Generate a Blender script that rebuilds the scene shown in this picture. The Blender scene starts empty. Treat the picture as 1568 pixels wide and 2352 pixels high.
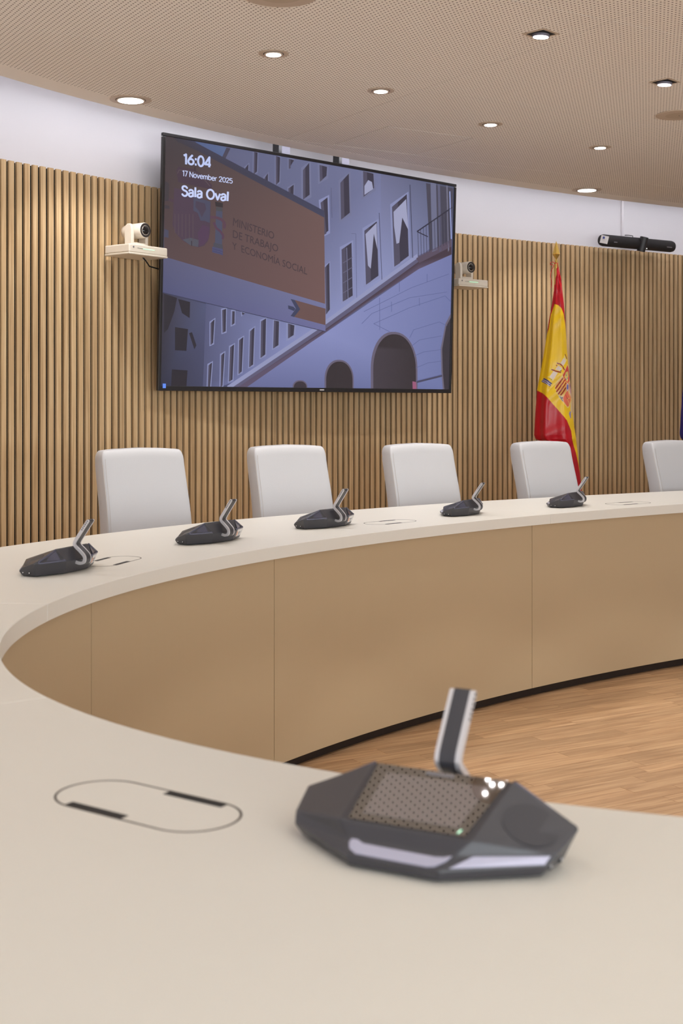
import bpy, bmesh, math, random
import numpy as np
from mathutils import Vector, Matrix, geometry
random.seed(7)
R = math.radians
scene = bpy.context.scene
COL = scene.collection

# ------------------------------------------------------------------ camera
FPX, HOR, EYE = 2940.0, 927.0, 1.19          # lens in pixels, horizon row, eye height (facts about the photograph)
cam_d = bpy.data.cameras.new('camera'); cam = bpy.data.objects.new('camera', cam_d); COL.objects.link(cam)
cam.location = (0, 0, EYE); cam.rotation_euler = (R(90), 0, 0)
cam_d.sensor_fit = 'VERTICAL'; cam_d.sensor_height = 36; cam_d.sensor_width = 24
cam_d.lens = 45.0; cam_d.shift_y = -(1176 - HOR) / 2352
cam_d.clip_start = .02; cam_d.clip_end = 60
cam_d.dof.use_dof = True; cam_d.dof.focus_distance = 5.2; cam_d.dof.aperture_fstop = 7.5
scene.camera = cam
# ------------------------------------------------------------------ world, exposure
w = bpy.data.worlds.new('world'); scene.world = w; w.use_nodes = True
w.node_tree.nodes['Background'].inputs[0].default_value = (.9, .87, .85, 1)
w.node_tree.nodes['Background'].inputs[1].default_value = .3
scene.view_settings.view_transform = 'Standard'; scene.view_settings.look = 'None'
scene.view_settings.gamma = 1; scene.view_settings.use_curve_mapping = False
scene.view_settings.exposure = 0.25
scene.cycles.max_bounces = 9; scene.cycles.diffuse_bounces = 6; scene.cycles.glossy_bounces = 4
scene.cycles.sample_clamp_indirect = 4; scene.cycles.use_denoising = True
# ------------------------------------------------------------------ lamps
ZC = 2.53                                     # ceiling height
SPOT_W, COVE_E = 7.0, 8.3
FILL_W = 188.0                                  # power of the unseen fill areas added behind and right of the camera
LAMP_COL, COVE_COL = (1.0, .99, .98), (.93, .93, 1.0)
def lamp(name, kind, loc, power, color, **kw):
    l = bpy.data.lights.new(name, kind); l.energy = power; l.color = color
    for k, v in kw.items(): setattr(l, k, v)
    o = bpy.data.objects.new(name, l); COL.objects.link(o); o.location = loc; return o
ROUND = [(-.26, 4.9), (.168, 5.479), (.714, 6.136), (1.351, 6.689)]
BIG = [(-.929, 5.644), (1.537, 8.02)]
SQUARE = [(.722, 4.635), (1.345, 5.331)]
HIDDEN = [(-.75, 4.1), (-1.05, 3.1), (-1.0, 2.1), (-.5, 1.2), (.35, .55), (1.35, .3), (2.4, .4), (3.5, .8), (2.1, 7.15), (3.0, 7.55), (4.0, 7.8), (5.2, 7.7),
          (.9, 2.1), (2.1, 1.9), (3.2, 2.6), (2.1, 5.9), (3.2, 6.3), (2.3, 4.1), (4.3, 4.4), (5.4, 6.0), (6.4, 4.4), (5.6, 2.4), (7.4, 6.2)]
for i, (x, y) in enumerate(ROUND + SQUARE + HIDDEN):
    lamp('downlight_lamp', 'SPOT', (x, y, ZC - .02), SPOT_W * (3.4 if i < 4 else 2.2 if i < 6 else .55 if y < 1.3 else 1.0), LAMP_COL, spot_size=R(118), spot_blend=.7, shadow_soft_size=.045)
for (x, y) in [(1.0, 3.1), (1.5, 3.7), (2.15, 4.25), (2.9, 4.8)]:   # narrow accent spots over the open floor
    lamp('accent_lamp', 'SPOT', (x, y, ZC - .02), 46.0, LAMP_COL, spot_size=R(74), spot_blend=.12, shadow_soft_size=.04)
for (x, y) in BIG + [(-1.75, 4.3), (-2.0, 2.6)]:
    lamp('downlight_lamp', 'SPOT', (x, y, ZC - .02), SPOT_W * 3.2, LAMP_COL, spot_size=R(110), spot_blend=.5, shadow_soft_size=.06)
for (x, y, ang_, wd) in [(1.2, -1.95, 4, 5.0), (6.4, -.1, 42, 4.0)]:  # soft fill areas added out of view to brighten walls and ceiling
    a = lamp('added_fill_lamp', 'AREA', (x, y, 1.45), FILL_W, (.86, .95, 1.0), shape='RECTANGLE', size=wd, size_y=2.0)
    a.rotation_euler = (R(121), 0, R(ang_))

# ------------------------------------------------------------------ helpers
def s2l(c):
    if isinstance(c, str): c = tuple(int(c[i:i+2], 16) for i in (0, 2, 4))
    return tuple((v/255/12.92 if v/255 <= .04045 else ((v/255+.055)/1.055)**2.4) for v in c)
def mat(name, c, rough=.5, metal=0., spec=.5, noise=None, bump=None, coat=0., emit=None, emit_s=1., aniso=0.):
    m = bpy.data.materials.new(name); m.use_nodes = True
    nt = m.node_tree; b = nt.nodes['Principled BSDF']
    col = s2l(c) + (1,)
    b.inputs['Base Color'].default_value = col
    b.inputs['Roughness'].default_value = rough; b.inputs['Metallic'].default_value = metal
    b.inputs['Specular IOR Level'].default_value = spec; b.inputs['Coat Weight'].default_value = coat
    b.inputs['Anisotropic'].default_value = aniso
    if emit: b.inputs['Emission Color'].default_value = s2l(emit) + (1,); b.inputs['Emission Strength'].default_value = emit_s
    tc = nt.nodes.new('ShaderNodeTexCoord')
    sc, amt = noise or (40, .04)
    n = nt.nodes.new('ShaderNodeTexNoise'); n.inputs['Scale'].default_value = sc; n.inputs['Detail'].default_value = 3
    nt.links.new(tc.outputs['Object'], n.inputs['Vector'])
    mp = nt.nodes.new('ShaderNodeMapRange'); mp.inputs[3].default_value = 1 - amt; mp.inputs[4].default_value = 1 + amt
    nt.links.new(n.outputs['Fac'], mp.inputs[0])
    mx = nt.nodes.new('ShaderNodeMix'); mx.data_type = 'RGBA'; mx.blend_type = 'MULTIPLY'; mx.inputs[0].default_value = 1
    mx.inputs[6].default_value = col; nt.links.new(mp.outputs[0], mx.inputs[7]); nt.links.new(mx.outputs[2], b.inputs['Base Color'])
    if bump:
        nb = nt.nodes.new('ShaderNodeTexNoise'); nb.inputs['Scale'].default_value = bump[0]; nb.inputs['Detail'].default_value = 4
        nt.links.new(tc.outputs['Object'], nb.inputs['Vector'])
        bp = nt.nodes.new('ShaderNodeBump'); bp.inputs['Strength'].default_value = bump[1]; bp.inputs['Distance'].default_value = .002
        nt.links.new(nb.outputs['Fac'], bp.inputs['Height']); nt.links.new(bp.outputs[0], b.inputs['Normal'])
    return m
def wood(name, c1, c2, c3, stretch, rough=.45, island=False, tint=.12):
    m = bpy.data.materials.new(name); m.use_nodes = True; nt = m.node_tree; b = nt.nodes['Principled BSDF']
    N = nt.nodes.new; L = nt.links.new
    tc = N('ShaderNodeTexCoord'); oi = N('ShaderNodeObjectInfo'); ge = N('ShaderNodeNewGeometry')
    rnd = ge.outputs['Random Per Island'] if island else oi.outputs['Random']
    off = N('ShaderNodeMath'); off.operation = 'MULTIPLY'; off.inputs[1].default_value = 37.0; L(rnd, off.inputs[0])
    cx = N('ShaderNodeCombineXYZ'); [L(off.outputs[0], cx.inputs[i]) for i in range(3)]
    mp = N('ShaderNodeMapping'); mp.inputs['Scale'].default_value = stretch
    L(tc.outputs['Object'], mp.inputs['Vector'])
    ad = N('ShaderNodeVectorMath'); L(mp.outputs[0], ad.inputs[0]); L(cx.outputs[0], ad.inputs[1])
    n = N('ShaderNodeTexNoise'); n.inputs['Scale'].default_value = 1; n.inputs['Detail'].default_value = 5; n.inputs['Roughness'].default_value = .62; n.inputs['Distortion'].default_value = .3
    L(ad.outputs[0], n.inputs['Vector'])
    cr = N('ShaderNodeValToRGB'); e = cr.color_ramp.elements
    e[0].position = .3; e[0].color = s2l(c1)+(1,); e[1].position = .7; e[1].color = s2l(c3)+(1,)
    k = e.new(.5); k.color = s2l(c2)+(1,)
    L(n.outputs['Fac'], cr.inputs[0])
    hs = N('ShaderNodeHueSaturation'); L(cr.outputs[0], hs.inputs['Color'])
    vr = N('ShaderNodeMapRange'); vr.inputs[3].default_value = 1-tint; vr.inputs[4].default_value = 1+tint; L(rnd, vr.inputs[0]); L(vr.outputs[0], hs.inputs['Value'])
    L(hs.outputs[0], b.inputs['Base Color']); b.inputs['Roughness'].default_value = rough
    bp = N('ShaderNodeBump'); bp.inputs['Strength'].default_value = .15; bp.inputs['Distance'].default_value = .001; L(n.outputs['Fac'], bp.inputs['Height']); L(bp.outputs[0], b.inputs['Normal'])
    return m
def link(o, parent=None, **props):
    COL.objects.link(o)
    if parent is not None: o.parent = parent
    for k, v in props.items(): o[k] = v
    return o
def empty(name, loc=(0, 0, 0), rz=0, **props):
    o = bpy.data.objects.new(name, None); o.location = loc; o.rotation_euler = (0, 0, rz); o.empty_display_size = .1
    return link(o, None, **props)
def mesh(name, verts, faces, mats, parent=None, smooth=False, fm=None, loc=None, rz=None, bevel=None, **props):
    me = bpy.data.meshes.new(name); me.from_pydata([tuple(v) for v in verts], [], faces)
    for m in (mats if isinstance(mats, (list, tuple)) else [mats]): me.materials.append(m)
    if fm: me.polygons.foreach_set('material_index', fm)
    if smooth: me.polygons.foreach_set('use_smooth', [True]*len(me.polygons))
    me.update(); o = bpy.data.objects.new(name, me)
    if loc is not None: o.location = loc
    if rz is not None: o.rotation_euler = (0, 0, rz)
    if bevel:
        b = o.modifiers.new('bevel', 'BEVEL'); b.width = bevel[0]; b.segments = bevel[1]; b.limit_method = 'ANGLE'; b.angle_limit = R(25); b.harden_normals = False
    return link(o, parent, **props)
class MB:
    def __init__(s): s.v = []; s.f = []
    def add(s, v, f): n = len(s.v); s.v += [tuple(p) for p in v]; s.f += [tuple(i+n for i in q) for q in f]; return s
    def box(s, c, d, rz=0, M=None):
        v = []
        for z in (-.5, .5):
            for x, y in ((-.5, -.5), (.5, -.5), (.5, .5), (-.5, .5)):
                p = Vector((x*d[0], y*d[1], z*d[2])); p.rotate(Matrix.Rotation(rz, 3, 'Z'))
                if M: p = M @ p
                v.append(p + Vector(c))
        return s.add(v, [(3, 2, 1, 0), (4, 5, 6, 7), (0, 1, 5, 4), (1, 2, 6, 5), (2, 3, 7, 6), (3, 0, 4, 7)])
    def tube(s, pts, r, n=10, closed=False):
        pts = [Vector(p) for p in pts]; rs = r if isinstance(r, (list, tuple)) else [r]*len(pts); N = len(pts); rings = []
        up = None
        for i, p in enumerate(pts):
            a = pts[(i-1) % N] if (closed or i) else p; b = pts[(i+1) % N] if (closed or i < N-1) else p
            t = (b-a).normalized()
            if up is None: up = Vector((0, 0, 1)) if abs(t.z) < .9 else Vector((1, 0, 0))
            x = t.cross(up).normalized(); y = x.cross(t).normalized(); up = y
            rings.append([p + (x*math.cos(2*math.pi*k/n) + y*math.sin(2*math.pi*k/n))*rs[i] for k in range(n)])
        v = [q for g in rings for q in g]; f = []
        for i in range(N if closed else N-1):
            j = (i+1) % N
            for k in range(n): f.append((i*n+k, i*n+(k+1) % n, j*n+(k+1) % n, j*n+k))
        if not closed: f.append(tuple(range(n))[::-1]); f.append(tuple((N-1)*n+k for k in range(n)))
        return s.add(v, f)
    def lathe(s, prof, c=(0, 0, 0), M=None, n=28):
        v = []
        for (r, z) in prof:
            for k in range(n):
                p = Vector((r*math.cos(2*math.pi*k/n), r*math.sin(2*math.pi*k/n), z))
                if M: p = M @ p
                v.append(p + Vector(c))
        f = []
        for i in range(len(prof)-1):
            for k in range(n): f.append((i*n+k, i*n+(k+1) % n, (i+1)*n+(k+1) % n, (i+1)*n+k))
        f.append(tuple(range(n))[::-1]); f.append(tuple((len(prof)-1)*n+k for k in range(n)))
        return s.add(v, f)
    def prism(s, poly, z0, z1, T=None):
        n = len(poly); v = [Vector((p[0], p[1], z)) for z in (z0, z1) for p in poly]
        if T: v = [T(q) for q in v]
        return s.add(v, [tuple(range(n))[::-1], tuple(range(n, 2*n))] + [(i, (i+1) % n, n+(i+1) % n, n+i) for i in range(n)])
    def build(s, name, m, parent=None, **k): return mesh(name, s.v, s.f, m, parent, **k)
def catmull(P, n, closed=True):
    P = [np.array(p, float) for p in P]; N = len(P); out = []
    for i in range(N if closed else N-1):
        g = lambda k: P[k % N] if closed else P[min(max(k, 0), N-1)]
        a, b, c, d = g(i-1), g(i), g(i+1), g(i+2)
        for k in range(n):
            t = k/n; out.append(.5*((2*b)+(c-a)*t+(2*a-5*b+4*c-d)*t*t+(3*b-a-3*c+d)*t**3))
    if not closed: out.append(P[-1])
    return np.array(out)

# ------------------------------------------------------------------ materials
M_table = mat('cream_laminate', (224, 220, 211), .42, noise=(6, .012), bump=(900, .05))
M_front = mat('beige_panel', (184, 162, 130), .55, noise=(4, .02))
M_black = mat('black_plinth', (42, 30, 24), .6)
M_gap = mat('dark_gap', (62, 52, 46), .6)
M_oak = wood('oak_slat', (184, 149, 106), (211, 178, 134), (227, 199, 156), (90, 90, 2.2), .5, False, .10)
M_felt = mat('black_felt', (12, 9, 8), .9, noise=(300, .2))
M_white = mat('white_wall_paint', (226, 222, 224), .6, noise=(3, .01))
M_plainwood = wood('oak_veneer', (158, 122, 82), (180, 142, 98), (200, 164, 120), (40, 40, 1.2), .5)
M_floorA = wood('parquet_plank', (140, 104, 73), (166, 130, 95), (186, 151, 114), (3.5, 60, 40), .38, False, .13)
M_floorB = wood('parquet_field', (140, 104, 73), (166, 130, 95), (186, 151, 114), (3.5, 60, 40), .38, True, .13)
M_dark = mat('charcoal_plastic', (58, 57, 62), .34, noise=(500, .06), bump=(1800, .12))
M_darker = mat('grille_plastic', (54, 53, 58), .5, noise=(900, .1))
M_sheen = mat('scoop_reflection_tone', (84, 84, 100), .16, metal=.2)  # lavender reflection in the rear scoops, painted into the base colour
M_silver = mat('silver_metal', (214, 212, 216), .3, metal=.5, noise=(60, .02))
M_lip = mat('lip_reflection_tone', (186, 186, 208), .22, metal=.3, noise=(60, .02))  # white cove light mirrored in dark glossy lips, put into the colour
M_glass = mat('black_glass', (18, 16, 18), .02, coat=1, spec=1, noise=(5, .0))
M_lcd = mat('dim_display', (92, 86, 90), .02, coat=1, spec=1, noise=(5, .0))
for m_ in (M_glass, M_lcd): m_.node_tree.nodes['Principled BSDF'].inputs['IOR'].default_value = 1.9; m_.node_tree.nodes['Principled BSDF'].inputs['Coat IOR'].default_value = 1.7
M_leather = mat('white_leather', (203, 202, 204), .48, noise=(8, .015), bump=(260, .12))
M_leatherB = mat('cream_leather', (232, 222, 208), .5, noise=(8, .015), bump=(260, .12))
M_stitch = mat('stitching', (196, 188, 180), .7)
M_chrome = mat('chrome', (210, 210, 212), .12, metal=1)
M_rubber = mat('black_rubber', (22, 22, 24), .6)
M_camw = mat('white_camera_plastic', (236, 226, 210), .38)
M_lens = mat('lens_glass', (14, 10, 12), .04, coat=.5)
M_lensring = mat('lens_ring', (52, 46, 46), .45)
M_bar = mat('black_fabric_mesh', (38, 35, 36), .75, noise=(700, .2), bump=(1500, .3))
M_gold = mat('polished_gold', (236, 200, 110), .2, metal=.75)
M_tvf = mat('tv_bezel', (38, 36, 38), .35)
M_steel = mat('grey_bracket', (120, 118, 130), .5, metal=.5)
M_cord = mat('red_cord', (214, 40, 44), .5)
M_label = mat('white_label', (226, 222, 220), .5)
M_orange = mat('orange_mark', (226, 140, 84), .5)
M_blueprint = mat('blue_mark', (50, 70, 150), .5)
M_ink = mat('grey_ink', (120, 116, 120), .6)
M_trim = mat('ceiling_trim', (196, 178, 158), .5)
M_spk = mat('speaker_grille', (186, 168, 146), .6, noise=(400, .08))
def emitter(name, c, s, base=(255, 255, 255)): return mat(name, base, .5, emit=c, emit_s=s)
M_lit = emitter('lit_lens', (255, 252, 255), 9)
M_cove = emitter('cove_strip', (255, 255, 255), COVE_E); M_cove.node_tree.nodes['Principled BSDF'].inputs['Emission Color'].default_value = COVE_COL + (1,)
M_green = emitter('green_led', (60, 230, 150), .9); M_led = emitter('white_led', (255, 255, 255), 1.3)
# ceiling paint with an 8/18 perforation grid
M_perf = mat('perforated_ceiling', (245, 238, 228), .7, noise=(1.2, .012))
def perforate(m, ang=31.5, pitch=.018, rad=.0034):
    nt = m.node_tree; N = nt.nodes.new; L = nt.links.new; b = nt.nodes['Principled BSDF']
    tc = N('ShaderNodeTexCoord'); mp = N('ShaderNodeMapping'); mp.inputs['Rotation'].default_value = (0, 0, R(-ang)); mp.inputs['Scale'].default_value = (1/pitch,)*3
    L(tc.outputs['Object'], mp.inputs['Vector'])
    fr = N('ShaderNodeVectorMath'); fr.operation = 'FRACTION'; L(mp.outputs[0], fr.inputs[0])
    sb = N('ShaderNodeVectorMath'); sb.operation = 'SUBTRACT'; sb.inputs[1].default_value = (.5, .5, 0); L(fr.outputs[0], sb.inputs[0])
    ml = N('ShaderNodeVectorMath'); ml.operation = 'MULTIPLY'; ml.inputs[1].default_value = (1, 1, 0); L(sb.outputs[0], ml.inputs[0])
    ln = N('ShaderNodeVectorMath'); ln.operation = 'LENGTH'; L(ml.outputs[0], ln.inputs[0])
    lt = N('ShaderNodeMath'); lt.operation = 'LESS_THAN'; lt.inputs[1].default_value = rad/pitch; L(ln.outputs['Value'], lt.inputs[0])
    src = b.inputs['Base Color'].links[0].from_socket
    mx = N('ShaderNodeMix'); mx.data_type = 'RGBA'; L(lt.outputs[0], mx.inputs[0]); L(src, mx.inputs[6]); mx.inputs[7].default_value = s2l((92, 74, 60))+(1,)
    L(mx.outputs[2], b.inputs['Base Color'])
perforate(M_perf)
M_ceil = mat('ceiling_paint', (245, 238, 228), .7, noise=(1.2, .012))

# ------------------------------------------------------------------ plan curves
wall_ctrl = [(-2.45, 3.5), (-2.05, 4.55), (-1.5473, 5.4817), (-1.2411, 5.8963), (-.9314, 6.3075), (-.6112, 6.708), (-.2749, 7.0925), (.0809, 7.4575), (.4578, 7.8014), (.8555, 8.1246), (1.2716, 8.4292), (1.7021, 8.7195), (2.141, 9.0015), (2.5802, 9.2831),
             (3.6, 9.8), (5.4, 10.35), (7.4, 10.1), (9.2, 8.9), (10.2, 6.9), (9.9, 4.6), (8.7, 2.2), (6.8, .1), (4.5, -1.5), (2.0, -2.3), (-.4, -1.9), (-2.0, -.4), (-2.7, 1.6)]
ceil_ctrl = [(-2.25, 3.5), (-1.85, 4.35), (-1.4489, 5.129), (-1.1864, 5.5593), (-.8978, 5.9636), (-.5872, 6.3458), (-.2575, 6.7089), (.0889, 7.0554), (.4503, 7.3868), (.8257, 7.7043), (1.2149, 8.008), (1.6182, 8.2975), (2.0368, 8.5718), (2.4724, 8.829),
             (3.7, 9.4), (5.4, 9.85), (7.2, 9.65), (8.85, 8.6), (9.75, 6.8), (9.5, 4.7), (8.35, 2.4), (6.6, .45), (4.4, -1.1), (2.0, -1.85), (-.2, -1.5), (-1.7, -.2), (-2.35, 1.6)]
WALL = catmull(wall_ctrl, 24); CEIL = catmull(ceil_ctrl, 8)
if np.sum(WALL[:, 0]*np.roll(WALL[:, 1], -1)-WALL[:, 1]*np.roll(WALL[:, 0], -1)) < 0: pass
def normals(P):                                    # inward normals of a clockwise loop
    T = np.roll(P, -1, 0)-np.roll(P, 1, 0); T /= np.hypot(*T.T)[:, None]
    return T, np.c_[T[:, 1], -T[:, 0]]
WT, WN = normals(WALL)
WS = np.r_[0, np.cumsum(np.hypot(*(np.roll(WALL, -1, 0)-WALL).T))]; WPER = WS[-1]
def wall_at(s):
    s = s % WPER; Pc = np.vstack([WALL, WALL[:1]])
    p = np.array([np.interp(s, WS, Pc[:, 0]), np.interp(s, WS, Pc[:, 1])])
    q = np.array([np.interp((s+.02) % WPER, WS, Pc[:, 0]), np.interp((s+.02) % WPER, WS, Pc[:, 1])]); t = q-p; t /= np.hypot(*t)
    return p, t, np.array([t[1], -t[0]])
def wall_s(x, y): return WS[int(np.argmin(np.hypot(WALL[:, 0]-x, WALL[:, 1]-y)))]
def ribbon(P, z0, z1, m, name, parent=None, closed=True, **k):
    n = len(P); v = [(p[0], p[1], z0) for p in P]+[(p[0], p[1], z1) for p in P]
    return mesh(name, v, [(i, (i+1) % n, n+(i+1) % n, n+i) for i in range(n if closed else n-1)], m, parent, smooth=True, **k)
def solid_ribbon(P, Q, z0, z1, m, name, parent=None, closed=False, **k):
    n = len(P); v = [(p[0], p[1], z) for z in (z0, z1) for p in P]+[(p[0], p[1], z) for z in (z0, z1) for p in Q]
    f = []
    for i in range(n if closed else n-1):
        j = (i+1) % n
        f += [(i, j, n+j, n+i), (2*n+j, 2*n+i, 3*n+i, 3*n+j), (n+i, n+j, 3*n+j, 3*n+i), (j, i, 2*n+i, 2*n+j)]
    if not closed: f += [(0, n, 3*n, 2*n), (n-1, 2*n+n-1, 3*n+n-1, n+n-1)]
    return mesh(name, v, f, m, parent, **k)
# ------------------------------------------------------------------ walls
ZS = 2.26                                          # top of the slats
backP = WALL + WN*.0; outP = WALL - WN*.15
wall = solid_ribbon(WALL - WN*.021, outP, 0, 2.95, M_white, 'wall_back', closed=True, smooth=True, kind='structure', label='white curved oval room wall above and behind the timber slats')
s0, s1 = wall_s(-2.0, 4.6), wall_s(6.6, 10.28)
if s1 < s0: s1 += WPER
felt = [wall_at(s) for s in np.linspace(s0, s1, 160)]
solid_ribbon(np.array([p - n*.019 for p, t, n in felt]), np.array([p - n*.0208 for p, t, n in felt]), 0, ZS-.004, M_felt, 'backing_felt', wall, label='black backing between the slats')
rest = [wall_at(s) for s in np.linspace(s1, s0+WPER, 260)]
solid_ribbon(np.array([p for p, t, n in rest]), np.array([p - n*.0205 for p, t, n in rest]), 0, ZS, M_white, 'plain_panelling', wall, smooth=True)
PITCH = .0436
sl = MB().box((0, 0, ZS/2), (.0282, .0125, ZS-.02)); slat_me = None
s = s0 + .02; k = 0
while s < s1 - .02 and k < 300:
    p, t, n = wall_at(s)
    if slat_me is None:
        o = sl.build('slat', M_oak, wall); slat_me = o.data
    else:
        o = bpy.data.objects.new('slat', slat_me); link(o, wall)
    q = p - n*.0127; o.location = (q[0], q[1], .01); o.rotation_euler = (0, 0, math.atan2(t[1], t[0]))
    s += PITCH; k += 1
# ------------------------------------------------------------------ ceiling: perforated boards, plain rim, cove
ang = R(31.5); E1 = np.array([math.cos(ang), math.sin(ang)]); E2 = np.array([-math.sin(ang), math.cos(ang)])
CT, CN = normals(CEIL)
ceil = solid_ribbon(CEIL + CN*.13, CEIL, ZC, ZC+.03, M_ceil, 'ceiling', closed=True, kind='structure', label='beige suspended oval ceiling with plain painted rim')
solid_ribbon(CEIL + CN*.0, CEIL - CN*.018, ZC+.012, ZC+.09, M_white, 'cove_lip', ceil, closed=True, smooth=True, label='white upstand along the ceiling rim')
mesh('upper_slab', [(p[0], p[1], 2.93) for p in WALL], [tuple(range(len(WALL)))], M_white, ceil)
mesh('ceiling_backing', [(p[0], p[1], ZC+.031) for p in CEIL], [tuple(range(len(CEIL)))], M_black, ceil)
inner_rim = [tuple(p) for p in (CEIL + CN*.13)]
def clip(poly, a, c, sign):                        # keep sign*(p.a - c) >= 0
    out = []
    for i in range(len(poly)):
        p, q = np.array(poly[i]), np.array(poly[(i+1) % len(poly)])
        dp, dq = sign*(p@a-c), sign*(q@a-c)
        if dp >= 0: out.append(tuple(p))
        if dp*dq < 0: out.append(tuple(p+(q-p)*dp/(dp-dq)))
    return out
S_L = [-3, -.95, 1.1, 3.15, 5.2, 7.25, 9.3, 11.4, 13.5]; T_L = [-6, -4.73, -3.58, -2.43, -1.27, -.12, 1.03, 2.18, 3.33, 4.48, 5.685, 6.85, 8.0, 9.2]
HATCH = (3.432, 3.932, 5.165, 5.665)
def board(poly, name, g=.0009, **k):
    if len(poly) < 3: return
    ar = .5*abs(sum(poly[i][0]*poly[(i+1) % len(poly)][1]-poly[(i+1) % len(poly)][0]*poly[i][1] for i in range(len(poly))))
    if ar < .004: return
    if sum(poly[i][0]*poly[(i+1) % len(poly)][1]-poly[(i+1) % len(poly)][0]*poly[i][1] for i in range(len(poly))) < 0: poly = poly[::-1]
    MB().prism(poly, ZC+.0004, ZC+.0125).build(name, M_perf, ceil, **k)
for i in range(len(S_L)-1):
    for j in range(len(T_L)-1):
        a0, a1, b0, b1 = S_L[i]+.0016, S_L[i+1]-.0016, T_L[j]+.0016, T_L[j+1]-.0016
        cells = [(a0, a1, b0, b1)]
        if a0 < HATCH[0] < a1 and b0 < HATCH[2] < b1:
            h0, h1, h2, h3 = HATCH; g = .007
            cells = [(a0, h0-g, b0, b1), (h1+g, a1, b0, b1), (h0-g, h1+g, b0, h2-g)]
            if h3+g < b1: cells.append((h0-g, h1+g, h3+g, b1))
            po = inner_rim
            for a, c, sg in ((E1, h0, 1), (E1, h1, -1), (E2, h2, 1), (E2, h3, -1)): po = clip(po, a, c, sg)
            board(po, 'access_hatch', label='square access hatch in the perforated ceiling')
        for (c0, c1, d0, d1) in cells:
            po = inner_rim
            for a, c, sg in ((E1, c0, 1), (E1, c1, -1), (E2, d0, 1), (E2, d1, -1)):
                po = clip(po, a, c, sg)
                if len(po) < 3: break
            board(po, 'ceiling_board')
# cove light strip hidden behind the rim
cl = solid_ribbon(CEIL - CN*.022, CEIL - CN*.034, ZC+.020, ZC+.050, M_cove, 'cove_light_strip', closed=True, label='cool white light strip hidden behind the ceiling rim, washing the white wall', category='light')
# ------------------------------------------------------------------ floor
fl = mesh('floor', [(p[0], p[1], -.0125) for p in outP], [tuple(range(len(outP)))], M_floorA, None, kind='structure', label='narrow strip oak parquet floor')
cands = []
PW, row = .068, 0
tt = -4.0
cxy = np.array([3.8, 4.0])
f1, f2 = np.array([math.cos(R(29.5)), math.sin(R(29.5))]), np.array([-math.sin(R(29.5)), math.cos(R(29.5))])
tmin, tmax = -6.5, 6.5
rr = tmin
while rr < tmax:
    u = -8.5 + random.random()*.4
    while u < 8.5:
        L_ = round(random.uniform(.38, .72), 2); c = cxy + f1*(u+L_/2) + f2*rr
        ins = np.min(np.hypot(WALL[:, 0]-c[0], WALL[:, 1]-c[1]))
        cands.append((c[0], c[1], L_)); u += L_
    rr += PW
def inside(P, x, y):
    n = len(P); c = False; j = n-1
    for i in range(n):
        if (P[i, 1] > y) != (P[j, 1] > y) and x < (P[j, 0]-P[i, 0])*(y-P[i, 1])/(P[j, 1]-P[i, 1])+P[i, 0]: c = not c
        j = i
    return c
WC = WALL[::6]
cands = [c for c in cands if inside(WC, c[0], c[1])]
def vis_key(c): return (c[0]-1.15)**2*1.0 + (c[1]-3.75)**2*.62
cands.sort(key=vis_key)
lens = {}
for (x, y, L_) in cands[:300]:
    key = round(L_, 2)
    if key not in lens:
        o = MB().box((0, 0, -.006), (key-.0008, PW-.0008, .012)).build('floor_plank', M_floorA, fl); lens[key] = o.data
    else: o = link(bpy.data.objects.new('floor_plank', lens[key]), fl)
    o.location = (x, y, random.uniform(-.0003, 0)); o.rotation_euler = (0, 0, R(29.5))
mb = MB()
for (x, y, L_) in cands[300:]:
    p = Vector((x, y, 0)); p.rotate(Matrix.Rotation(-R(29.5), 3, 'Z')); mb.box((p.x, p.y, -.006), (round(L_, 2)-.0008, PW-.0008, .012))
o = mb.build('parquet_field', M_floorB, fl, kind='stuff'); o.rotation_euler = (0, 0, R(29.5))

# ------------------------------------------------------------------ oval table
TC, TA, TB, TR_ = np.array([3.63, 4.26]), 4.69, 2.36, R(27.5)
VR = np.array([[math.cos(TR_), -math.sin(TR_)], [math.sin(TR_), math.cos(TR_)]])
tp = np.linspace(0, 2*math.pi, 20001); ell = np.c_[TA*np.cos(tp), TB*np.sin(tp)]
es = np.r_[0, np.cumsum(np.hypot(*np.diff(ell, axis=0).T))]; PER = es[-1]
BASE = 33.332 - 22.757 - float(np.interp(2.8167, tp, es))
def tab(s, off):                                    # s measured like the calibration notes, off outward from the inner edge
    t = float(np.interp((s - 22.757 - BASE) % PER, es, tp))
    p = np.array([TA*math.cos(t), TB*math.sin(t)]); n = np.array([TB*math.cos(t), TA*math.sin(t)]); n /= np.hypot(*n)
    return VR@(p+n*off)+TC
def tang(s): d = tab(s-.01, 0)-tab(s+.01, 0); d /= np.hypot(*d); return d
def width(s):
    return float(np.interp(s, [28.6, 29.4, 30.4, 31.6, 32.6, 33.2, 40], [.60, .62, .675, .73, .745, .755, .76]))
table = empty('conference_table', (3.63, 4.26, 0), label='large oval ring conference table in cream laminate with beige inner front panels', category='table')
def tpart(name, P, Q, z0, z1, m, **k):
    c = np.array([3.63, 4.26]); return solid_ribbon(P-c, Q-c, z0, z1, m, name, table, **k)
seams = [21.9, 24.75, 27.65, 30.489, 33.332, 34.29, 37.13, 40.0, 42.8, 21.9+PER]
for a, b in zip(seams[:-1], seams[1:]):
    S = np.linspace(a+.0006, b-.0006, 70)
    inn = np.array([tab(q, 0) for q in S]); out = np.array([tab(q, width(q) if q < 41 else .70) for q in S])
    tpart('tabletop_segment', inn, out, .70, .74, M_table, bevel=(.0015, 2))
ps = [30.579-1.483*k for k in range(6, 0, -1)] + [30.579, 32.062, 33.021, 33.602, 34.18, 35.14, 36.62, 38.1, 39.58, 41.06, 42.54, 30.579-1.483*6+PER]
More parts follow.
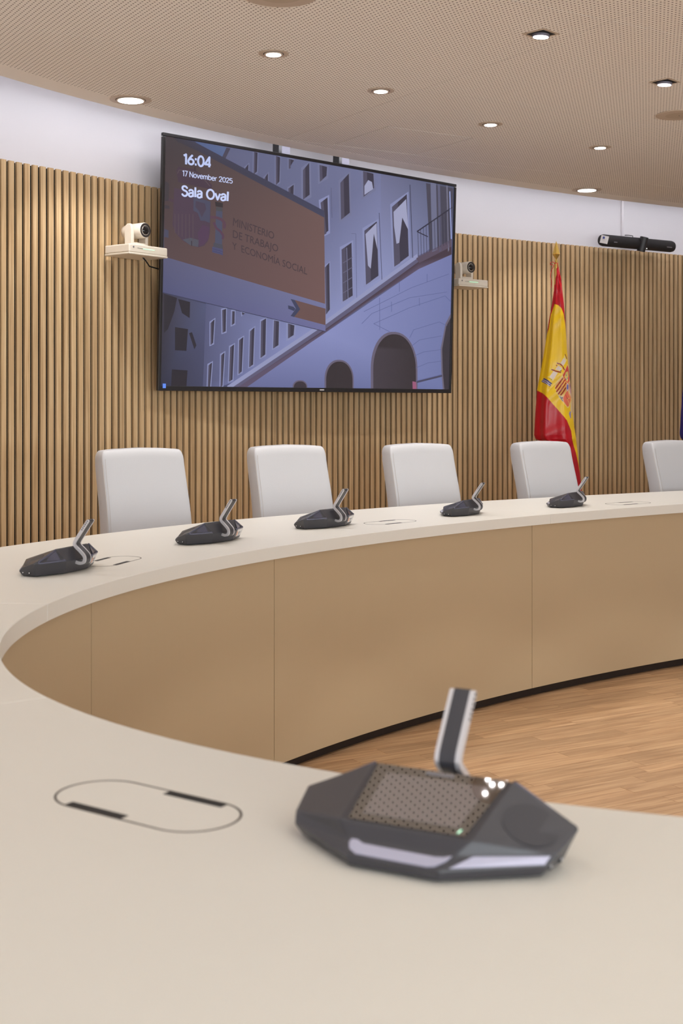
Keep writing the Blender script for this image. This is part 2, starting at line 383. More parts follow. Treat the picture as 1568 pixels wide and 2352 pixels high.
for a, b in zip(ps[:-1], ps[1:]):
    S = np.linspace(a+.0012, b-.0012, 24)
    tpart('front_panel', np.array([tab(q, .022) for q in S]), np.array([tab(q, .041) for q in S]), .04, .699, M_front, smooth=False)
S = np.linspace(21.9, 21.9+PER, 200)
tpart('plinth', np.array([tab(q, .06) for q in S]), np.array([tab(q, .08) for q in S]), 0, .69, M_black)
for q in np.arange(22.4, 22+PER, 1.483):
    p0, p1 = tab(q, .09), tab(q, .58); d = p1-p0; c = (p0+p1)/2-np.array([3.63, 4.26])
    MB().box((c[0], c[1], .35), (np.hypot(*d), .03, .699), math.atan2(d[1], d[0])).build('support_panel', M_front, table)
# cable ports let into the top
def port(x, y, rz, name='cable_port'):
    r, hl = .052, .068
    pts = [(hl+r*math.cos(a), r*math.sin(a)) for a in np.linspace(-math.pi/2, math.pi/2, 24)]+[(-hl+r*math.cos(a), r*math.sin(a)) for a in np.linspace(math.pi/2, 3*math.pi/2, 24)]
    P = np.array(pts); T, Nn = normals(P); 
    o = solid_ribbon(P, P+Nn*.0028, .7396, .7403, M_gap, name, table, closed=True)
    o.location = (x-3.63, y-4.26, 0); o.rotation_euler = (0, 0, rz)
    for sx, sy in ((1, 1), (-1, -1)):
        MB().box((sx*.032, sy*(r-.006), .7402), (.086, .0125, .0006)).build('brush_slot', M_rubber, o)
port(-.219, 1.436, R(-34.5)); port(-.655, 3.655, R(74)); port(.185, 4.862, R(46)); port(1.293, 5.778, R(35)); port(-.70, 1.93, R(-68))

# ------------------------------------------------------------------ conference microphone unit
def make_mic(label, group):
    root = empty('microphone_unit', label=label, category='microphone', group=group)
    V = [(-.046, .004, .002), (.046, .004, .002), (.128, .060, .002), (.135, .106, .002), (.055, .140, .002), (-.055, .140, .002), (-.135, .106, .002), (-.128, .060, .002),
         (-.048, 0, .013), (.048, 0, .013), (.137, .057, .014), (-.137, .057, .014),
         (-.056, .020, .0225), (.056, .020, .0225), (.142, .068, .023), (-.142, .068, .023),
         (.151, .112, .037), (-.151, .112, .037), (.058, .150, .034), (-.058, .150, .034),
         (-.070, .030, .036), (.070, .030, .036), (.078, .128, .067), (-.078, .128, .067)]
    F = [(7, 6, 5, 4, 3, 2, 1, 0), (0, 1, 9, 8), (1, 2, 10, 9), (7, 0, 8, 11), (8, 9, 13, 12), (9, 10, 14, 13), (11, 8, 12, 15),
         (12, 13, 21, 20), (13, 14, 21), (15, 12, 20), (2, 3, 16, 14, 10), (6, 7, 11, 15, 17), (3, 4, 18, 16), (4, 5, 19, 18), (5, 6, 17, 19),
         (20, 21, 22, 23), (21, 14, 16, 22), (20, 23, 17, 15), (23, 22, 18, 19), (22, 16, 18), (23, 19, 17)]
    mesh('housing', V, F, M_dark, root, bevel=(.0022, 3), smooth=False)
    A = [Vector(v) for v in V]
    def plate(name, pts, m, lift=.0009, th=.0008, parent=root, **k):
        P = [Vector(p) for p in pts]; n = (P[1]-P[0]).cross(P[-1]-P[0]).normalized()
        if n.dot(sum(P, Vector())/len(P)-Vector((0, .09, -.01))) < 0: P = P[::-1]; n = -n
        lo = [p+n*(lift-th) for p in P]; hi = [p+n*lift for p in P]; q = len(P)
        return mesh(name, lo+hi, [tuple(range(q))[::-1], tuple(range(q, 2*q))]+[(i, (i+1) % q, q+(i+1) % q, q+i) for i in range(q)], m, parent, **k)
    def bil(a, b, c, d, u, v): return (a*(1-u)+b*u)*(1-v)+(d*(1-u)+c*u)*v
    # lips of the front scoops, their bright reflection painted as a pale tone
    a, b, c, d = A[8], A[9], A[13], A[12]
    plate('front_lip', [bil(a, b, c, d, u_, v_) for u_, v_ in ((.10, .16), (.86, .12), (.93, .22), (.985, .62), (.99, .95), (.93, .80), (.86, .74), (.16, .80), (.10, .97), (.045, .97), (.02, .75), (.03, .40))], M_lip, label='lip with a painted pale reflection')
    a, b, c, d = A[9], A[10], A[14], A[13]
    plate('side_lip', [bil(a, b, c, d, .08, .15), bil(a, b, c, d, .95, .15), bil(a, b, c, d, .95, .8), bil(a, b, c, d, .2, .9)], M_lip, label='lip with a painted pale reflection')
    # display
    a, b, c, d = A[20], A[21], A[22], A[23]
    q = lambda u, v: bil(a, b, c, d, u, v)
    g = plate('display_glass', [q(.06, .03), q(.94, .03), q(.965, .985), q(.035, .985)], M_glass)
    plate('display_panel', [q(.14, .14), q(.86, .14), q(.87, .84), q(.13, .84)], M_lcd, .0012, .0003, g, label='dim grey display area')
    plate('status_mark', [q(.875, .06), q(.885, .06), q(.895, .12), q(.885, .12)], M_green, .0014, .0003, g, label='green status light')
    plate('name_strip', [q(.40, .90), q(.60, .90), q(.60, .955), q(.40, .955)], M_ink, .0014, .0003, g)
    # loudspeaker patch on the right wing
    a, b, c, d = A[21], A[14], A[16], A[22]
    n = (b-a).cross(d-a).normalized(); cen = bil(a, b, c, d, .5, .5); x = (b-a).normalized(); y = n.cross(x)
    plate('speaker_grille', [cen+(x*math.cos(t)+y*math.sin(t))*.0285 for t in np.linspace(0, 2*math.pi, 28)[:-1]], M_darker, .0006, .0005)
    # raised rims round the rear scoops
    for sgn in (1, -1):
        fx = lambda v: Vector((v[0]*sgn, v[1], v[2]))
        pth = catmull([fx(p) for p in ((.077, .1295, .0655), (.105, .1235, .0525), (.130, .1175, .0412), (.1365, .1175, .0375), (.130, .1205, .0358), (.100, .1335, .0362), (.074, .1445, .0372), (.062, .149, .0375))], 5, closed=False)
        MB().tube([Vector(p) for p in pth], .0028, 8).build('scoop_rim', M_sheen, root, smooth=True)
        plate('scoop', [fx(p) for p in ((.079, .1300, .0625), (.126, .1185, .0405), (.076, .1430, .0390))], M_sheen, .0006, .0005)
    # sockets low on the right side
    for u in (.18, .66):
        p = A[2].lerp(A[3], u) + Vector((.004, 0, .0085)); MB().lathe([(.0036, -.003), (.0036, .0022), (.0026, .0022)], p, Matrix.Rotation(R(90), 3, 'Y'), 12).build('socket', M_rubber, root); MB().lathe([(.0017, -.003), (.0017, .0030)], p, Matrix.Rotation(R(90), 3, 'Y'), 8).build('socket_pin', M_silver, root)
    
    # inventory sticker at the back left
    a, b, c, d = A[19].lerp(A[5], .04), A[17].lerp(A[6], .04), A[6].lerp(A[17], .3), A[5].lerp(A[19], .3)
    u0, u1 = .22, .86
    lab = plate('inventory_sticker', [a.lerp(b, u1), a.lerp(b, u0), d.lerp(c, u0), d.lerp(c, u1)][::-1], M_label, .0016, .0008, label='white sticker with an orange mark')
    q2 = lambda u, v: bil(a.lerp(b, u0), a.lerp(b, u1), d.lerp(c, u1), d.lerp(c, u0), u, v)
    plate('print', [q2(.04, .25), q2(.18, .25), q2(.18, .85), q2(.04, .85)], M_orange, .0021, .0005, lab)
    for v0, u_a, u_b in ((.42, .34, .74), (.68, .42, .66)):
        plate('print', [q2(u_a, v0), q2(u_b, v0), q2(u_b, v0+.14), q2(u_a, v0+.14)], M_ink, .0021, .0005, lab)
    # swan arm: black core between two silver side plates
    ctr = catmull([(.147, .0275), (.161, .0245), (.1735, .029), (.1745, .043), (.161, .057), (.1455, .0705), (.1445, .080), (.158, .100), (.185, .1375)], 6, closed=False)
    T = np.gradient(ctr, axis=0); T /= np.hypot(*T.T)[:, None]; Nn = np.c_[-T[:, 1], T[:, 0]]
    def strap(h, x0, x1, name, m, parent=root, sl_=slice(None)):
        c_, n_ = ctr[sl_], Nn[sl_]; a_ = c_+n_*h; b_ = c_-n_*h; e = len(c_)
        endc = [c_[-1]+T[sl_][-1]*h*math.cos(t)+n_[-1]*h*math.sin(t) for t in np.linspace(math.pi/2, -math.pi/2, 7)[1:-1]]
        st = [c_[0]-T[sl_][0]*h*math.cos(t)+n_[0]*h*math.sin(t) for t in np.linspace(-math.pi/2, math.pi/2, 7)[1:-1]]
        v = []; f = []
        for xx in (x0, x1): v += [(xx, p[0], p[1]) for p in a_]+[(xx, p[0], p[1]) for p in b_]
        for i in range(e-1):
            f += [(i, i+1, e+i+1, e+i), (2*e+i+1, 2*e+i, 3*e+i, 3*e+i+1), (i+1, i, 2*e+i, 2*e+i+1), (e+i, e+i+1, 3*e+i+1, 3*e+i)]
        caps = []
        for base, pts in ((e-1, endc), (0, st)):
            k0 = len(v); 
            for xx in (x0, x1): v += [(xx, p[0], p[1]) for p in pts]
            m_ = len(pts)
            ia, ib = (base, e+base) if base else (e, 0)
            for off, kk in ((0, k0), (2*e, k0+m_)): f.append((off+ia,)+tuple(kk+i for i in range(m_))+(off+ib,))
            loop0 = [ia]+[k0+i for i in range(m_)]+[ib]; loop1 = [2*e+ia]+[k0+m_+i for i in range(m_)]+[2*e+ib]
            for i in range(m_+1): f.append((loop0[i], loop0[i+1], loop1[i+1], loop1[i]))
        return mesh(name, v, f, m, parent)
    arm = strap(.0046, -.0090, .0090, 'microphone_arm', M_dark)
    for sgn in (1, -1):
        x0, x1 = (.0090, .0142) if sgn > 0 else (-.0142, -.0090)
        sp = strap(.0040, x0, x1, 'side_plate', M_silver, arm); sp['label'] = 'silver side plate'
    i0 = len(ctr)-8
    for k in range(6):
        c_ = ctr[-1]*(1-k/9)+ctr[i0]*(k/9)
        MB().box((.0143, c_[0], c_[1]), (.0008, .0022, .0030)).build('sound_slot', M_rubber, arm)
    return root
def kids(o): return [c for c in bpy.data.objects if c.parent == o]
def copy_tree(o, parent=None):
    c = o.copy(); COL.objects.link(c); c.parent = parent
    for ch in kids(o): copy_tree(ch, c)
    return c
GM = 'conference microphone units on the oval table'
proto = make_mic('large blurred charcoal microphone unit in the foreground, its display facing the viewer', GM)
def place(o, x, y, nang, z=.7405): o.location = (x, y, z); o.rotation_euler = (0, 0, nang-math.pi/2)
# near unit: front edge centre, normal pointing to the table's middle
place(proto, .047, 1.2155, R(90-27))
rows = [((-.7635, 3.365), 'leftmost microphone unit on the table, in front of the bare slats left of the chairs'),
        ((-.43, 4.155), 'microphone unit in front of the gap between the two leftmost white chairs'),
        ((-.062, 4.665), 'microphone unit in front of the second white chair from the left'),
        ((.489, 5.20), 'microphone unit between the third and fourth white chairs from the left'),
        ((.992, 5.62), 'rightmost microphone unit, in front of the chair that hides the flag foot')]
SPEC = [(50, 206, 1325, -22), (412, 551, 1252, -33), (676, 813, 1215.5, -38), (1009, 1113, 1186.5, -32), (1252, 1352, 1166.5, -35)]
for (_, lab), (x0, x1, yb, na) in zip(rows, SPEC):
    c = copy_tree(proto); c['label'] = lab; kx, ky = (1, 1) if x0 < 900 else (.93, .93); c.scale = (kx, ky, kx)
    sn, cs = abs(math.sin(R(na))), math.cos(R(na))
    dn = FPX*.4485/(yb-HOR); fy = dn + cs*.135*kx + sn*.106*ky
    left = min(-.142*kx*sn+.068*ky*cs, -.048*kx*sn, -.137*kx*sn+.057*ky*cs); right = .147*kx*sn+.111*ky*cs
    fx = ((x0+x1)/2-784)*(fy-sn*.07)/FPX - (left+right)/2
    place(c, fx, fy, R(na))

# ------------------------------------------------------------------ chairs
def make_chair(label, group):
    root = empty('conference_chair', label=label, category='chair', group=group)
    W, TH, Z0, Z1 = .37, .082, .40, 1.0
    def fwd(z): u = (z-Z0)/(Z1-Z0); return -.062*math.sin(min(max((1-u)*1.25, 0), 1)*math.pi/2)**1.3 - .018*math.sin(u*math.pi)**2
    nlev, nseg = 30, 48; v = []; f = []
    us_ = list(np.linspace(0, .93, 20)) + [.93+.07*math.sin(t) for t in np.linspace(0, math.pi/2, 12)[1:]]; nlev = len(us_)-1
    for i in range(nlev+1):
        u = us_[i]; z = Z0+(Z1-Z0)*u; sh = 1.0
        if u > .93: sh = math.sqrt(max(0, 1-((u-.93)/.07)**2))
        inset = .017*(1-sh); ww = (W+.02*(1-u))/2 - inset; hh = TH/2-inset*1.3
        for k in range(nseg):
            a = 2*math.pi*k/nseg; ca, sa = math.cos(a), math.sin(a); e = 2/9
            x = ww*abs(ca)**e*(1 if ca > 0 else -1); y = hh*abs(sa)**e*(1 if sa > 0 else -1)
            bow = .010*(x/ww)**2 if y < 0 else 0
            zz = z + (.009*(1-(x/ww)**2) - .0045)*u
            v.append((x, y+fwd(z)-bow+.005, zz))
    for i in range(nlev):
        for k in range(nseg): f.append((i*nseg+k, i*nseg+(k+1) % nseg, (i+1)*nseg+(k+1) % nseg, (i+1)*nseg+k))
    f.append(tuple(range(nseg))[::-1]); f.append(tuple(nlev*nseg+k for k in range(nseg)))
    bk = mesh('backrest', v, f, M_leather, root, smooth=True)
    for sx in (-1,):
        for sy in (-1, 1):
            pts = []
            for i in range(2, 28):
                u = i/30*1.0; z = Z0+(Z1-Z0)*u; ww = (W+.02*(1-u))/2; pts.append((sx*(ww-.0022), sy*(TH/2-.008)+fwd(z)-(.008 if sy < 0 else 0)+.005, z))
            MB().tube(pts, .0012, 5).build('seam', M_stitch, bk)
    st = MB()
    for i in range(0, 150):                     # stitches beside the front seam of the near side
        u = .08+.86*i/150; z = Z0+(Z1-Z0)*u; ww = (W+.02*(1-u))/2
        st.box((-(ww-.010), -TH/2+fwd(z)-.0050, z), (.0012, .0022, .0022))
    st.build('stitching', M_stitch, bk, kind='stuff')
    s_ = MB()
    n = 40; prof = [(.0, .395), (.9, .395), (1, .41), (1, .455), (.95, .475), (.0, .48)]
    sv = []; sf = []
    for (r, z) in prof:
        for k in range(n):
            a = 2*math.pi*k/n; ca, sa = math.cos(a), math.sin(a); e = .4
            sv.append((max(r, .01)*.23*abs(ca)**e*(1 if ca > 0 else -1), -.27+max(r, .01)*.235*abs(sa)**e*(1 if sa > 0 else -1), z))
    for i in range(len(prof)-1):
        for k in range(n): sf.append((i*n+k, i*n+(k+1) % n, (i+1)*n+(k+1) % n, (i+1)*n+k))
    sf.append(tuple(range(n))[::-1]); sf.append(tuple((len(prof)-1)*n+k for k in range(n)))
    mesh('seat', sv, sf, M_leather, root, smooth=True)
    MB().lathe([(.02, .09), (.02, .25), (.014, .25), (.014, .39), (.06, .39), (.06, .396)], (0, -.25, 0)).build('gas_column', M_chrome, root, smooth=False)
    for k in range(5):
        a = 2*math.pi*k/5+.3; d = Vector((math.cos(a), math.sin(a), 0)); c0 = Vector((0, -.25, .09))
        lg = MB().tube([c0, c0+d*.16+Vector((0, 0, -.01)), c0+d*.29+Vector((0, 0, -.025))], [.018, .014, .010], 8).build('leg', M_chrome, root, smooth=True)
        MB().lathe([(.012, -.012), (.026, -.010), (.026, .010), (.012, .012)], c0+d*.29+Vector((0, 0, -.064)), Matrix.Rotation(a, 3, 'Z')@Matrix.Rotation(R(90), 3, 'X'), 16).build('caster', M_rubber, lg)
    return root
GC = 'white leather chairs along the far side of the table'
ch0 = make_chair('', GC)
CH = [(320, 5.30, 1028, 35, 'leftmost white leather chair, tall back just below the left edge of the wall screen'),
      (657, 5.75, 1021, 33, 'second white leather chair from the left, behind the table below the middle of the screen'),
      (958, 6.15, 1017.5, 32, 'third white leather chair from the left, below the right part of the screen'),
      (1240, 6.60, 1012.5, 37, 'white leather chair that hides the foot of the red and yellow flag'),
      (1536, 7.05, 1010.5, 36, 'rightmost white leather chair, cut off by the right edge of the picture')]
for i, (px, d, py, a, lab) in enumerate(CH):
    c = ch0 if i == 0 else copy_tree(ch0)
    c['label'] = lab; zt = EYE-(py-HOR)*d/FPX
    c.location = ((px-784)*d/FPX, d, 0); c.rotation_euler = (0, 0, R(a)); 
    for k in kids(c):
        if k.name.startswith(('backrest', 'seat')): k.location = (0, 0, zt-1.0045)

# ------------------------------------------------------------------ big wall screen
TW, TH_ = 2.135, 1.25
BL = np.array([-.890, 6.215, 1.2525]); ex = np.array([.7253, .6885, 0]); nrm = np.array([.6885, -.7253, 0])
ez = np.array([nrm[0]*.042, nrm[1]*.042, 1.249]); ez /= np.linalg.norm(ez); en = np.cross(ex, ez)
if en@nrm < 0: en = -en
tv = empty('wall_screen', (BL[0], BL[1], BL[2]), label='large wall screen showing a building photograph and a brown ministry sign', category='screen')
Mtv = Matrix(((ex[0], -en[0], ez[0], BL[0]), (ex[1], -en[1], ez[1], BL[1]), (ex[2], -en[2], ez[2], BL[2]), (0, 0, 0, 1)))
tv.matrix_world = Mtv                               # local: x right, y into the wall, z up
MB().box((TW/2, .035, TH_/2), (TW-.10, .045, TH_-.10)).build('rear_housing', M_tvf, tv, bevel=(.01, 2))
bz = MB(); b = .019
bz.box((TW/2, .008, b/2+.002), (TW, .018, b+.004)).box((TW/2, .008, TH_-.008), (TW, .018, .016)).box((.008, .008, TH_/2), (.016, .018, TH_-.038)).box((TW-.008, .008, TH_/2), (.016, .018, TH_-.038)).box((TW/2, .0125, TH_/2), (TW-.02, .008, TH_-.02))
bz.build('bezel', M_tvf, tv, bevel=(.002, 2))
for x in (.86, 1.30):
    br = MB().box((x, .11, TH_/2+.12), (.075, .03, TH_+.22)).build('mounting_rail', M_steel, tv, bevel=(.002, 1))
    MB().box((x-.05, .10, TH_/2+.08), (.022, .05, TH_+.14)).build('rail_arm', M_tvf, br)
# picture: flat artwork drawn on the glass in the screen's own plane
src = [(373, 305), (1052, 422), (1036, 902), (363, 898)]; dst = [(0, TH_), (TW, TH_), (TW, 0), (0, 0)]
Aq = []; bq = []
for (x, y), (u, v) in zip(src, dst):
    Aq += [[x, y, 1, 0, 0, 0, -u*x, -u*y], [0, 0, 0, x, y, 1, -v*x, -v*y]]; bq += [u, v]
hq = np.linalg.solve(np.array(Aq, float), np.array(bq, float))
def uvp(x, y):
    w_ = hq[6]*x+hq[7]*y+1; return ((hq[0]*x+hq[1]*y+hq[2])/w_, (hq[3]*x+hq[4]*y+hq[5])/w_)
SX0, SX1, SZ0, SZ1 = .016, TW-.016, .023, TH_-.016
pv, pf, pc = [], [], []
def clip_rect(poly):
    def cut(P, ax, val, sg):
        out = []
        for i in range(len(P)):
            a, b_ = P[i], P[(i+1) % len(P)]; da, db = sg*(a[ax]-val), sg*(b_[ax]-val)
            if da >= 0: out.append(a)
            if da*db < 0:
                t = da/(da-db); out.append(tuple(a[k]+(b_[k]-a[k])*t for k in range(len(a))))
        return out
    for ax, val, sg in ((0, SX0, 1), (0, SX1, -1), (1, SZ0, 1), (1, SZ1, -1)):
        if len(poly) >= 3: poly = cut(poly, ax, val, sg)
    return poly
def paint(pts, col, layer):
    """pts in crop units of the traced artwork; col one colour or one per point"""
    cs = col if isinstance(col, list) else [col]*len(pts)
    P = [uvp(350+x/2.1778, 280+y/2.1778) + tuple(s2l(c)) for (x, y), c in zip(pts, cs)]
    P = clip_rect(P)
    if len(P) < 3: return
    n0 = len(pv)
    tri = geometry.tessellate_polygon([[Vector((p[0], p[1], 0)) for p in P]])
    for p in P: pv.append((p[0], .0065-layer*.0004, p[1])); pc.append(p[2:5])
    for t in tri:
        a, b_, c_ = [P[i] for i in t]; ar = (b_[0]-a[0])*(c_[1]-a[1])-(b_[1]-a[1])*(c_[0]-a[0])
        if abs(ar) < 1e-9: continue
        pf.append(tuple(n0+i for i in (t if ar > 0 else t[::-1])))
def line(pts, w_, col, layer):
    for (x0, y0), (x1, y1) in zip(pts[:-1], pts[1:]):
        L_ = math.hypot(x1-x0, y1-y0) or 1; nx, ny = -(y1-y0)/L_*w_/2, (x1-x0)/L_*w_/2
        paint([(x0+nx, y0+ny), (x1+nx, y1+ny), (x1-nx, y1-ny), (x0-nx, y0-ny)], col, layer)
HI, MID, LO = (140, 148, 192), (122, 126, 162), (98, 102, 134)
DK = (62, 58, 74)
paint([(60, 60), (1520, 310), (1500, 1345), (40, 1340)], [(96, 98, 128), (84, 88, 112), (122, 130, 184), (60, 60, 84)], 0)
paint([(280, 90), (700, 150), (1150, 240), (1150, 820), (700, 1120), (450, 1290), (300, 1340), (255, 1330), (270, 900)], [(98, 100, 130), (106, 108, 140), (116, 120, 156), (146, 152, 196), (136, 142, 190), (118, 124, 170), (96, 100, 136), (86, 88, 120), (90, 92, 126)], 1)
paint([(1150, 240), (1400, 285), (1400, 630), (1330, 685), (1150, 820)], [(112, 114, 146), (96, 100, 128), (118, 122, 158), (138, 144, 190), (146, 152, 196)], 1)
paint([(870, 1055), (1340, 735), (1505, 650), (1505, 1345), (430, 1345)], [(140, 146, 196), (126, 132, 182), (118, 124, 172), (112, 120, 168), (104, 108, 152)], 1)
paint([(215, 100), (372, 130), (345, 200), (300, 190)], [(84, 98, 140), (92, 108, 148), (88, 106, 150), (80, 96, 138)], 2)
paint([(160, 88), (215, 100), (230, 130), (190, 110)], (68, 68, 88), 2)
paint([(372, 130), (392, 134), (360, 200), (342, 196)], (74, 70, 88), 3)
paint([(50, 860), (270, 915), (262, 1120), (250, 1345), (40, 1345)], [(62, 56, 64), (84, 88, 120), (76, 78, 108), (70, 72, 98), (50, 50, 66)], 2)
for q in ([(115, 1030), (180, 1040), (172, 1148), (115, 1145)], [(100, 1240), (178, 1245), (172, 1330), (96, 1330)], [(130, 890), (190, 905), (188, 985), (150, 960)]): paint(q, (46, 42, 50), 3)
paint([(60, 865), (125, 885), (112, 950), (80, 1040), (60, 1060)], (48, 44, 52), 3)
paint([(185, 1060), (200, 1055), (222, 1120), (212, 1140)], (48, 44, 54), 3)
# cornice
paint([(375, 1340), (640, 1165), (870, 1012), (1100, 850), (1330, 672), (1505, 590), (1505, 625), (1340, 700), (1000, 960), (870, 1040), (440, 1335)], (98, 94, 122), 3)
paint([(375, 1322), (870, 992), (1330, 660), (1335, 680), (870, 1014), (385, 1340)], (150, 154, 192), 4)
paint([(870, 1036), (1000, 945), (1340, 698), (1505, 612), (1505, 662), (1340, 735), (1100, 890), (870, 1052), (470, 1330), (410, 1340)], [(72, 58, 70)]*5+[(96, 84, 108)]*5, 4)
# windows: frame (lighter) then opening
WIN = [[(757, 242), (788, 205), (790, 365), (757, 390)], [(840, 215), (878, 225), (875, 270), (842, 300)], [(945, 305), (988, 258), (992, 455), (948, 490)], [(845, 405), (880, 378), (884, 545), (860, 568)],
       [(950, 640), (1000, 605), (1005, 870), (955, 900)], [(1065, 545), (1128, 498), (1135, 770), (1072, 815)], [(1205, 425), (1280, 360), (1288, 670), (1215, 725)], [(1060, 245), (1112, 258), (1115, 330), (1062, 375)],
       [(866, 730), (888, 705), (890, 940), (870, 965)], [(510, 150), (528, 155), (525, 250), (508, 265)], [(620, 170), (642, 178), (638, 300), (620, 318)], [(685, 185), (712, 192), (690, 228), (685, 235)], [(465, 235), (482, 212), (480, 262)],
       [(562, 285), (580, 258), (580, 308), (562, 298)], [(683, 335), (710, 315), (708, 372), (684, 360)],
       [(350, 945), (370, 938), (368, 1050), (352, 1058)], [(400, 950), (413, 950), (412, 1010), (398, 1020)], [(292, 1010), (312, 990), (305, 1108), (292, 1118)], [(490, 1050), (512, 1030), (505, 1215), (485, 1228)],
       [(435, 1095), (456, 1078), (448, 1250), (432, 1262)], [(390, 1130), (410, 1115), (402, 1290), (384, 1300)], [(345, 1170), (362, 1155), (352, 1320), (342, 1326)], [(282, 1220), (300, 1205), (290, 1330), (278, 1330)],
       [(545, 1000), (570, 985), (566, 1165), (542, 1182)], [(610, 995), (635, 1000), (632, 1118), (605, 1135)], [(680, 1010), (712, 1020), (708, 1068), (680, 1085)], [(448, 955), (465, 960), (452, 970)]]
for q in WIN:
    c = np.mean(q, 0); big = [tuple(c+(np.array(p)-c)*1.0+np.sign(np.array(p)-c)*np.array((9, 13))*(1 if abs(q[0][0]-q[1][0]) > 30 else .55)) for p in q]
    paint(big, (140, 145, 186) if c[1] > 380 else (118, 121, 154), 3); paint(q, DK, 5)
    if len(q) == 4:
        x0, x1 = min(p[0] for p in q), max(p[0] for p in q)
        paint([q[0], (q[0][0]+(x1-x0)*.35, q[0][1]+(q[1][1]-q[0][1])*.35), (q[3][0]+(x1-x0)*.35, q[3][1]+(q[2][1]-q[3][1])*.35), q[3]], (84, 80, 100), 6)
for q in ([(1070, 562), (1126, 506), (1130, 640), (1112, 560), (1104, 650), (1096, 735), (1082, 720)], [(1212, 450), (1276, 385), (1286, 540), (1256, 478), (1240, 605), (1226, 610), (1214, 520)], [(1066, 320), (1085, 290), (1104, 300), (1110, 335), (1066, 365)]): paint(q, (164, 166, 198), 7)
for x in (975,): line([(x, 630), (x+6, 885)], 5, (112, 112, 140), 7)
for y in (690, 740, 790, 840): line([(955, y+18), (1004, y-12)], 4, (104, 102, 128), 7)
line([(898, 330), (902, 480)], 2, (88, 88, 116), 6); line([(1000, 560), (1022, 560), (1025, 880)], 2, (96, 98, 132), 6); line([(1140, 455), (1152, 790)], 3, (78, 78, 104), 6); line([(1296, 312), (1308, 680)], 3.5, (66, 66, 88), 6)
# balcony corner
paint([(1378, 304), (1515, 330), (1505, 596), (1395, 650)], (74, 72, 88), 4)
for x0, x1, c in ((1400, 1428, (112, 114, 142)), (1436, 1448, (98, 98, 124)), (1480, 1486, (120, 118, 140))): paint([(x0, 300), (x1, 300), (x1+6, 640), (x0+6, 650)], c, 5)
line([(1330, 548), (1510, 425)], 6, (52, 50, 66), 7); line([(1330, 548), (1385, 574)], 5, (52, 50, 66), 7)
for k in range(12): x = 1334+k*14; line([(x, 548-(x-1334)*.68), (x+3, 672-(x-1334)*.42)], 2.2, (56, 54, 72), 7)
line([(1497, 345), (1503, 585)], 6, (150, 160, 210), 7)
paint([(1325, 682), (1505, 586), (1505, 622), (1340, 706)], (92, 80, 98), 5)
# arches
def arch(cx, top, x0, x1, bot, layer, col, k=1.0):
    pts = [(x0, bot)]+[(cx+((x0-cx) if math.cos(t) < 0 else (x1-cx))*abs(math.cos(t))**.9, top+(bot-top)*.62*(1-math.sin(t))) for t in np.linspace(math.pi, 0, 22)]+[(x1, bot)]
    paint(pts, col, layer)
arch(1208, 1050, 1094, 1328, 1345, 5, (106, 98, 118)); arch(1212, 1062, 1106, 1320, 1345, 6, [(70, 62, 70)]*6+[(56, 48, 52)]*18)
arch(934, 1190, 862, 1008, 1345, 5, (106, 98, 118)); arch(936, 1199, 870, 1002, 1345, 6, (56, 48, 52))
arch(740, 1292, 702, 776, 1345, 5, (106, 98, 118)); arch(740, 1298, 708, 772, 1345, 6, (60, 52, 60))
paint([(1512, 930), (1470, 1010), (1446, 1130), (1448, 1250), (1456, 1345), (1512, 1345)], (110, 102, 120), 5); paint([(1512, 950), (1474, 1022), (1453, 1135), (1455, 1250), (1463, 1345), (1512, 1345)], (58, 52, 60), 6)
paint([(1302, 1296), (1320, 1300), (1323, 1345), (1303, 1345)], (158, 92, 124), 7)
for q in ([(1140, 880), (1140, 1040)], [(1060, 950), (1300, 830), (1490, 760)], [(1050, 1010), (1100, 960), (1290, 880), (1480, 850)], [(1190, 1050), (1110, 1010), (1290, 930), (1470, 870), (1500, 900)], [(1290, 1080), (1310, 1040), (1440, 1000), (1480, 1020)], [(1300, 1120), (1340, 1090), (1450, 1070)], [(1312, 1170), (1360, 1150), (1448, 1138)], [(1318, 1230), (1380, 1205), (1450, 1195)], [(1320, 1295), (1450, 1262)], [(1240, 800), (1240, 850)], [(1380, 760), (1380, 800)], [(1200, 900), (1200, 950)], [(1340, 880), (1340, 920)]): line(q, 2.2, (96, 102, 148), 6)
line([(1324, 1300), (1452, 1268)], 9, (74, 72, 96), 6)
# sign board
paint([(60, 60), (170, 90), (862, 448), (866, 915), (58, 682)], [(66, 58, 62), (70, 62, 66), (112, 88, 86), (116, 88, 86), (88, 70, 72)], 7)
paint([(100, 75), (215, 105), (862, 446), (863, 480), (230, 150), (120, 100)], [(60, 56, 66), (64, 62, 80), (66, 68, 92), (68, 70, 94), (62, 60, 74), (58, 54, 62)], 8)
paint([(55, 678), (866, 912), (867, 1050), (53, 858)], [(92, 92, 122), (118, 120, 160), (112, 112, 158), (84, 86, 122)], 8)
paint([(712, 893), (867, 936), (867, 1018), (708, 977), (738, 938)], (108, 82, 80), 9)
paint([(692, 888), (712, 893), (740, 939), (709, 978), (692, 973), (718, 936)], (64, 68, 96), 10); paint([(679, 920), (706, 927), (716, 937), (708, 948), (680, 937)], (64, 68, 96), 10)
line([(53, 859), (867, 1050)], 3, (56, 58, 82), 10)
